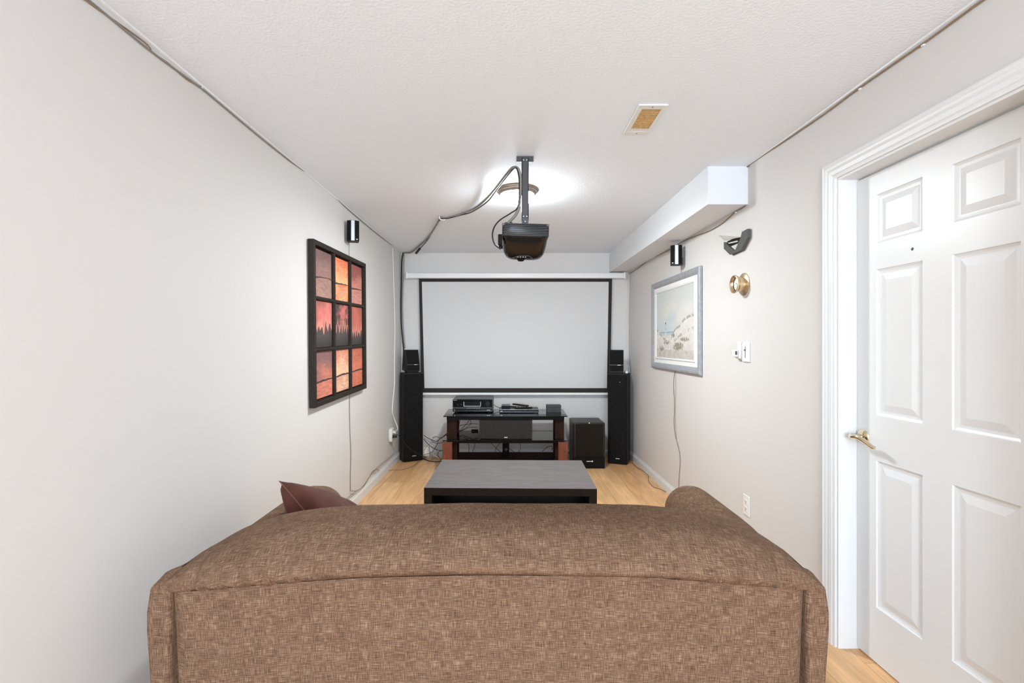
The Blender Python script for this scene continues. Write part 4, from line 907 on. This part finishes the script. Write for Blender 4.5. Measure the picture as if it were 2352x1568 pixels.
# cables around the stand
TA = [
 ([W(973, 999, 5.3), W(983, 1006, 5.3), W(993, 1010, 5.28), W(1003, 1013, 5.2), W(1012, 1006, 5.1), W(1020, 1000, 5.1), W(1029, 993, 5.1)], .0035, 'B'),
 ([W(993, 1006, 5.28), W(1000, 1003, 5.26), W(1008, 1004, 5.2), W(1015, 1006, 5.12), W(1028, 994, 5.1)], .0030, 'B'),
 ([W(990, 1009, 5.3), W(996, 1016, 5.26), W(1008, 1018, 5.2), W(1018, 1014, 5.12), W(1022, 1010, 5.1)], .0025, 'B'),
 ([W(973, 1008, 5.3), W(981, 1017, 5.3), W(988, 1024, 5.28), W(1000, 1031, 5.2), W(1010, 1034, 5.1), W(1018, 1034, 5.05)], .0035, 'B'),
 ([W(973, 1005, 5.32), W(983, 1012, 5.32), W(990, 1017, 5.3), W(995, 1021, 5.3)], .0022, 'G'),
 ([W(1007, 1010, 5.22), W(1004, 1020, 5.25), W(998, 1030, 5.27), W(991, 1039, 5.28), W(974, 1044, 5.3)], .0028, 'B'),
 ([W(992, 1008, 5.3), W(993, 1002, 5.3), W(998, 998, 5.3), W(1006, 999, 5.28), W(1010, 1006, 5.25)], .004, 'W'),
 ([W(992, 1010, 5.32), W(990, 1018, 5.32), W(989, 1030, 5.32), W(992, 1040, 5.3), W(1000, 1047, 5.25), W(1011, 1053, 5.18)], .0045, 'W'),
 ([W(974, 1034, 5.3), W(979, 1026, 5.3), W(984, 1025, 5.3), W(986, 1032, 5.28), W(988, 1043, 5.22), W(986, 1052, 5.15)], .0028, 'G'),
 ([W(990, 1044, 5.2), W(989, 1052, 5.1), W(992, 1053, 5.1), W(992, 1045, 5.2)], .0028, 'T'),
 ([W(1018, 1034, 5.1), W(1009, 1036, 5.12), W(1006, 1043, 5.1), W(1008, 1050, 5.06), W(1014, 1056, 5.0)], .0030, 'B'),
 ([WF(972, 1053), WF(985, 1058), WF(1000, 1060), WF(1012, 1059), WF(1020, 1057)], .0045, 'B'),
 ([W(986, 1022, 5.3), W(989, 1017, 5.3), W(996, 1014, 5.28), W(1003, 1016, 5.25)], .0022, 'G'),
 ([W(1000, 1032, 5.2), W(1005, 1036, 5.2), W(1004, 1044, 5.18), W(1006, 1050, 5.14)], .0022, 'G'),
]
names = ['topmost black cable from left tower to the stand', 'black cable curling above the cable tangle', 'black cable loop under the glass shelf edge', 'black cable sloping to the reddish left leg', 'thin grey cable behind the tangle', 'thin black cable crossing the tangle diagonally', 'white cable arching over the tangle', 'white cable hanging through the tangle to the floor', 'grey cable bending down beside left tower', 'tan cable loop on the floor in the tangle', 'short black cable curving beside the reddish left leg', 'thick black cable lying on floor below the tangle', 'thin grey cable curl in upper tangle', 'thin grey cable curl in lower tangle']
MM = {'B': M_cabB, 'G': M_cabG, 'W': M_cabW, 'T': M_cabT}
for (pts, r, k), nm in zip(TA, names): cable('loose_cable', pts, r, MM[k], nm, cat='cable', group='tangled cables beside the stand', sub=6)
bm = BM(); p = W(981, 1036, 5.36); box(bm, p.x-.035, p.x+.03, p.y-.02, p.y+.02, p.z-.05, p.z+.05, .01); obj('power_adapter', bm, M_plastic_w, label='white power adapter behind tangled cables near left tower', cat='adapter')
UN = [
 ([W(1057, 962, 5.3), W(1055, 972, 5.28), W(1052, 985, 5.2), W(1050, 990, 5.1)], 'leftmost black cable hanging behind the left post'),
 ([W(1079, 962, 5.3), W(1074, 970, 5.3), W(1065, 980, 5.25), W(1055, 989, 5.15), W(1050, 993, 5.1)], 'black cable slanting from receiver to left post'),
 ([W(1079, 962, 5.3), W(1082, 973, 5.3), W(1072, 981, 5.25), W(1060, 988, 5.2), W(1051, 990, 5.1)], 'second black cable from receiver bending left'),
 ([W(1099, 974, 5.3), W(1085, 973, 5.3), W(1070, 975, 5.25), W(1051, 978, 5.1)], 'black cable running level behind the left opening'),
 ([W(1097, 981, 5.2), W(1080, 981, 5.15), W(1065, 987, 5.1), W(1054, 992, 5.05), W(1050, 996, 5.05)], 'black cable curving from centre speaker to left post'),
 ([W(1074, 1016, 5.34), W(1077, 1024, 5.33), W(1077, 1035, 5.3), W(1077, 1038, 5.3)], 'leftmost black cable hanging below the middle shelf'),
 ([W(1091, 1016, 5.34), W(1089, 1028, 5.32), W(1085, 1037, 5.3)], 'second black cable hanging below the middle shelf'),
 ([W(1128, 1016, 5.34), W(1136, 1026, 5.32), W(1149, 1037, 5.3)], 'black cable slanting right below the middle shelf'),
 ([W(1149, 1017, 5.34), W(1141, 1026, 5.33), W(1138, 1037, 5.3)], 'black cable crossing left beside the centre column'),
 ([W(1169, 1029, 5.34), W(1176, 1034, 5.33), W(1181, 1038, 5.3)], 'short black cable right of the centre column'),
 ([W(1192, 1016, 5.34), W(1196, 1024, 5.33), W(1194, 1032, 5.32), W(1191, 1038, 5.3)], 'curved black cable right of centre under middle shelf'),
 ([W(1246, 1036, 5.1), W(1256, 1027, 5.14), W(1266, 1024, 5.14), W(1269, 1028, 5.1), W(1268, 1034, 5.06)], 'black cable looping over the power strip'),
]
for pts, nm in UN: cable('loose_cable', pts, .0028, M_cabB, nm, cat='cable', group='cables behind the media stand', sub=5)
cable('receiver_cable', [W(1132, 928, 5.3), W(1140, 933, 5.28), W(1148, 937, 5.24)], .003, M_cabB, 'black cable between receiver and disc player', cat='cable')
cable('subwoofer_cable', [W(1305, 1030, 5.3), W(1300, 1036, 5.2), W(1310, 1040, 5.3), W(1316, 1036, 5.39)], .003, M_cabB, 'black cable between the stand and subwoofer', cat='cable')
# ------------------------------------------------------------------ coffee table
def table():
    ang = math.radians(-1.25); cx, cy = .021, 3.345; hw, hd = .549, .362; zt = .42
    t = thing('coffee_table', 'low black brown rectangular coffee table between the sofa and media stand', 'coffee table', (cx, cy, 0), ang)
    bm = BM(); box(bm, -hw, hw, -hd, hd, zt-.049, zt-.0006, .0012, 1); obj('table_edge', bm, M_tside, t, local=True)
    bm = BM(); box(bm, -hw+.0006, hw-.0006, -hd+.0006, hd-.0006, zt-.001, zt, 0); obj('tabletop', bm, M_ttop, t, local=True, label='worn grey brown top surface')
    for sx in (-1, 1):
        for sy in (-1, 1):
            bm = BM(); a, b = sorted((sx*hw, sx*(hw-.048))); c, d = sorted((sy*hd, sy*(hd-.048))); box(bm, a, b, c, d, 0, zt-.0495, .001, 1); obj('leg', bm, M_tside, t, local=True)
    bm = BM(); box(bm, -hw+.004, hw-.004, -hd+.004, hd-.004, .21, .228, .001, 1); obj('lower_shelf', bm, M_dark, t, local=True)
    for sx in (-1, 1):
        bm = BM(); a, b = sorted((sx*(hw-.006), sx*(hw-.022))); box(bm, a, b, -hd+.048, hd-.048, .16, zt-.0495, .001, 1); obj('side_panel', bm, M_dark, t, local=True)
table()
# ------------------------------------------------------------------ sofa
STAB = [(-1.04, -.700), (-.9686, -.715), (-.7616, -.699), (-.46, -.675), (-.059, -.6655), (.418, -.674), (.6687, -.6926), (.857, -.7076), (.92, -.700)]
CTAB = [(-1.03, -.70), (-.99, -.665), (-.94, -.628), (-.86, -.592), (-.765, -.563), (-.653, -.543), (-.513, -.531), (-.2, -.5245), (.1, -.524), (.35, -.528), (.5075, -.535), (.675, -.556), (.78, -.586), (.85, -.625), (.90, -.675), (.92, -.70)]
def Sx(x): return interp(STAB, x)
def Cx(x): return interp(CTAB, x)-.014
def sofa():
    t = thing('sofa', 'brown heathered fabric loveseat seen from behind, facing the screen', 'sofa', (-.05, 1.80, 0))
    XL, XR = -1.031, .915; yb = 1.355
    # rear panel
    bm = BM(); rows = []
    n = 60
    for j in range(25):
        v = j/24; row = []
        for i in range(n+1):
            u = i/n; tp = -.955+(.847+.955)*u
            bt_l, bt_r = -.945, .832
            xt = -.9686+(.857+.9686)*u; xb = bt_l+(bt_r-bt_l)*u
            x = xb+(xt-xb)*v; z = .05+(CAM+Sx(xt)-.05)*v
            edge = min(1, min(u, 1-u)/.02)*min(1, (1-v)/.006)
            y = yb-.003+.014*(1-min(1, min(u, 1-u)/.007))**2-.004*math.sin(math.pi*u)+.0025*nz(x*4, z*4, 3)
            row.append((x, y, z))
        rows.append(row)
    grid(bm, rows, flip=False); obj('back_panel', bm, M_sofa, t, smooth=80)
    # border strips (arm ends) are the arms themselves
    def arm(x0f, x0r, x1, name, side):
        """x0: outer side (front, rear), x1: inner side"""
        bm = BM(); rows = []
        st = [(1.345, .016), (1.3465, .007), (1.351, .002), (1.362, 0), (1.40, 0), (1.41, 0)]+[(1.43+k*.08, 0) for k in range(11)]+[(2.27, .002), (2.285, .010), (2.293, .024), (2.295, .045)]
        for y, ins in st:
            k = sstep(1.36, 1.9, y); xo = x0r+(x0f-x0r)*k
            xi = x1[0]+(x1[1]-x1[0])*sstep(1.405, 1.43, y)
            top = (CAM-.686)+.014*sstep(1.36, 1.42, y)*(1-sstep(1.5, 1.75, y))+(.0)*k; half = abs(xi-xo)/2; cx = (xi+xo)/2
            r = min(half, .105 if y > 1.6 else .045+.06*sstep(1.36, 1.6, y)); pts = []
            # outline from outer bottom, over the top, to inner bottom
            N = 12
            def sgn(a): return a*side
            hw_ = half-ins; r = min(r, hw_)
            zt = top-ins
            zl = [.05+(zt-r-.05)*q/10 for q in range(11)]
            for z in zl:
                tt = max(0, .62-z); bul = .009*math.sin(min(tt/.07, 1)*math.pi/2)-.07*max(0, tt-.10); bul = max(bul, -.03)
                pts.append((cx+sgn(hw_+bul), y, z))
            for q in range(1, N+1):
                a = math.pi/2*q/N; pts.append((cx+sgn(hw_-r*(1-math.cos(a))), y, zt-r+r*math.sin(a)))
            for q in range(0, N+1):
                a = math.pi/2*(1-q/N); pts.append((cx-sgn(hw_-r*(1-math.cos(a))), y, zt-r+r*math.sin(a)))
            for z in zl[::-1][1:]: pts.append((cx-sgn(hw_), y, z))
            rows.append(pts)
        V = grid(bm, rows); bm.faces.new(V[0]); bm.faces.new(V[-1][::-1])
        obj(name, bm, M_sofa, t, smooth=70)
    arm(-1.042, -1.031, (-.968, -.79), 'armrest', -1)
    arm(.985, .915, (.857, .755), 'armrest', 1)
    # top roll of the back
    bm = BM(); rows = []; nx, nt = 220, 56
    for i in range(nx+1):
        u = i/nx; x = -1.014+(.902+1.014)*u
        s_, c = Sx(x), Cx(x)
        en = sstep(0, .07, u)*sstep(0, .05, 1-u)            # 0 at the ends
        d = c-s_; eb = sstep(0, .13, u)*sstep(0, .13, 1-u)
        ycr = 1.40+.11*en
        prof = [(1.358, s_-.005), (1.350, s_+.001), (1.352-.036*eb, s_+d*.20), (1.352-.026*eb, s_+d*.46), (1.366, s_+d*.77), (1.43-.01*en, s_+d*.945), (ycr, c), (ycr+.09*en+.02, c-.012), (1.45+.20*en, c-.055*en-.02), (1.46+.245*en, c-.12), (1.46+.26*en, c-.30)]
        row = []
        for k in range(nt+1):
            q = k/nt*(len(prof)-1)*.999; a = int(q); f = q-a
            P = [Vector(prof[max(0, min(len(prof)-1, a+o))]) for o in (-1, 0, 1, 2)]
            p = .5*((2*P[1])+(-P[0]+P[2])*f+(2*P[0]-5*P[1]+4*P[2]-P[3])*f*f+(-P[0]+3*P[1]-3*P[2]+P[3])*f**3)
            y, z = p
            # puckers radiating from the seam
            w1 = math.exp(-((x+.74)/.16)**2)+.7*math.exp(-((x-.62)/.16)**2); w2 = sstep(.03, .12, q/10)*sstep(.42, .05, q/10)
            ph = (x*1.0+ (z-s_)*(.9 if x < 0 else -1.4))*95
            y += .0085*w1*w2*math.sin(ph+2*nz(x*5, z*5, 1)); z += .003*w1*w2*math.sin(ph)
            y += .004*nz(x*3.2, z*5, 8)*sstep(0, .1, q/10); z += .003*nz(x*2.5, y*4, 5)*sstep(.1, .3, q/10)
            cr_ = sstep(.02, .12, q/10)*sstep(.62, .4, q/10)
            for xc, am in ((.775, .014), (-.90, .012)):
                g = math.exp(-((x-xc-.05*(z-s_)*(1 if xc > 0 else -1))/.013)**2)*cr_*am; y += g; z -= g*.6
            row.append((x, y, CAM+z))
        rows.append(row)
    # uv: swap so that weave runs the same way as on the panel
    V = grid(bm, [[rows[i][k] for i in range(nx+1)] for k in range(nt+1)])
    obj('back_cushion', bm, M_sofa, t, smooth=80)
    # crease between roll end and right arm
    bobj('seat_base', M_sofa, t, -.80, .755, 1.40, 2.24, .06, .27, .01)
    for a, b in ((-.785, -.022), (-.018, .748)):
        bm = BM(); box(bm, a, b, 1.66, 2.27, .272, .44, .035, 4); obj('seat_cushion', bm, M_sofa, t, smooth=60)
    bm = BM(); box(bm, -.80, .76, 1.37, 1.60, .3, .60, .02, 2); obj('back_core', bm, M_sofa, t)
    for x in (-.96, .86):
        for y in (1.42, 2.20): bobj('foot', M_wooddk, t, x-.03, x+.03, y-.03, y+.03, 0, .052, .004)
sofa()
# ------------------------------------------------------------------ throw pillow
def pillow():
    apex = Vector((-.905, 1.86, CAM-.545)); e1 = Vector((.12, .40, -.23)); e2 = Vector((.31, -.14, -.27))
    n_ = e1.cross(e2).normalized()
    if n_.z < 0: n_ = -n_
    c = apex+(e1+e2)/2; bm = BM(); N = 28
    def P(u, v, s_):
        k = 1-.07*(1-v*v)*abs(u)**2; k2 = 1-.07*(1-u*u)*abs(v)**2
        th = .095*(max(0, 1-u**2)**.45)*(max(0, 1-v**2)**.45)
        w_ = .006*math.sin(u*9+v*4+2*nz(u*2, v*2, 1))*(1-u*u)*(1-v*v)
        return c+e1*(u*k/2)+e2*(v*k2/2)+n_*(s_*th*(1.45 if s_ < 0 else .95)+w_)
    for s_ in (1, -1):
        grid(bm, [[P(-1+2*i/N, -1+2*j/N, s_) for i in range(N+1)] for j in range(N+1)], flip=s_ < 0)
    bmesh.ops.remove_doubles(bm, verts=bm.verts[:], dist=1e-5)
    t = obj('throw_pillow', bm, M_velvet, smooth=80, label='dark brown velvet throw pillow in left corner of the sofa', cat='pillow')
    bm = BM(); path = [P(-1+2*i/N, -1, 0) for i in range(N+1)]+[P(1, -1+2*i/N, 0) for i in range(1, N+1)]+[P(1-2*i/N, 1, 0) for i in range(1, N+1)]+[P(-1, 1-2*i/N, 0) for i in range(1, N+1)]
    tube(bm, path, .0022, 6, 1); obj('seam_piping', bm, mat('pillow_seam', (104, 66, 54), .8), t, smooth=60)
pillow()
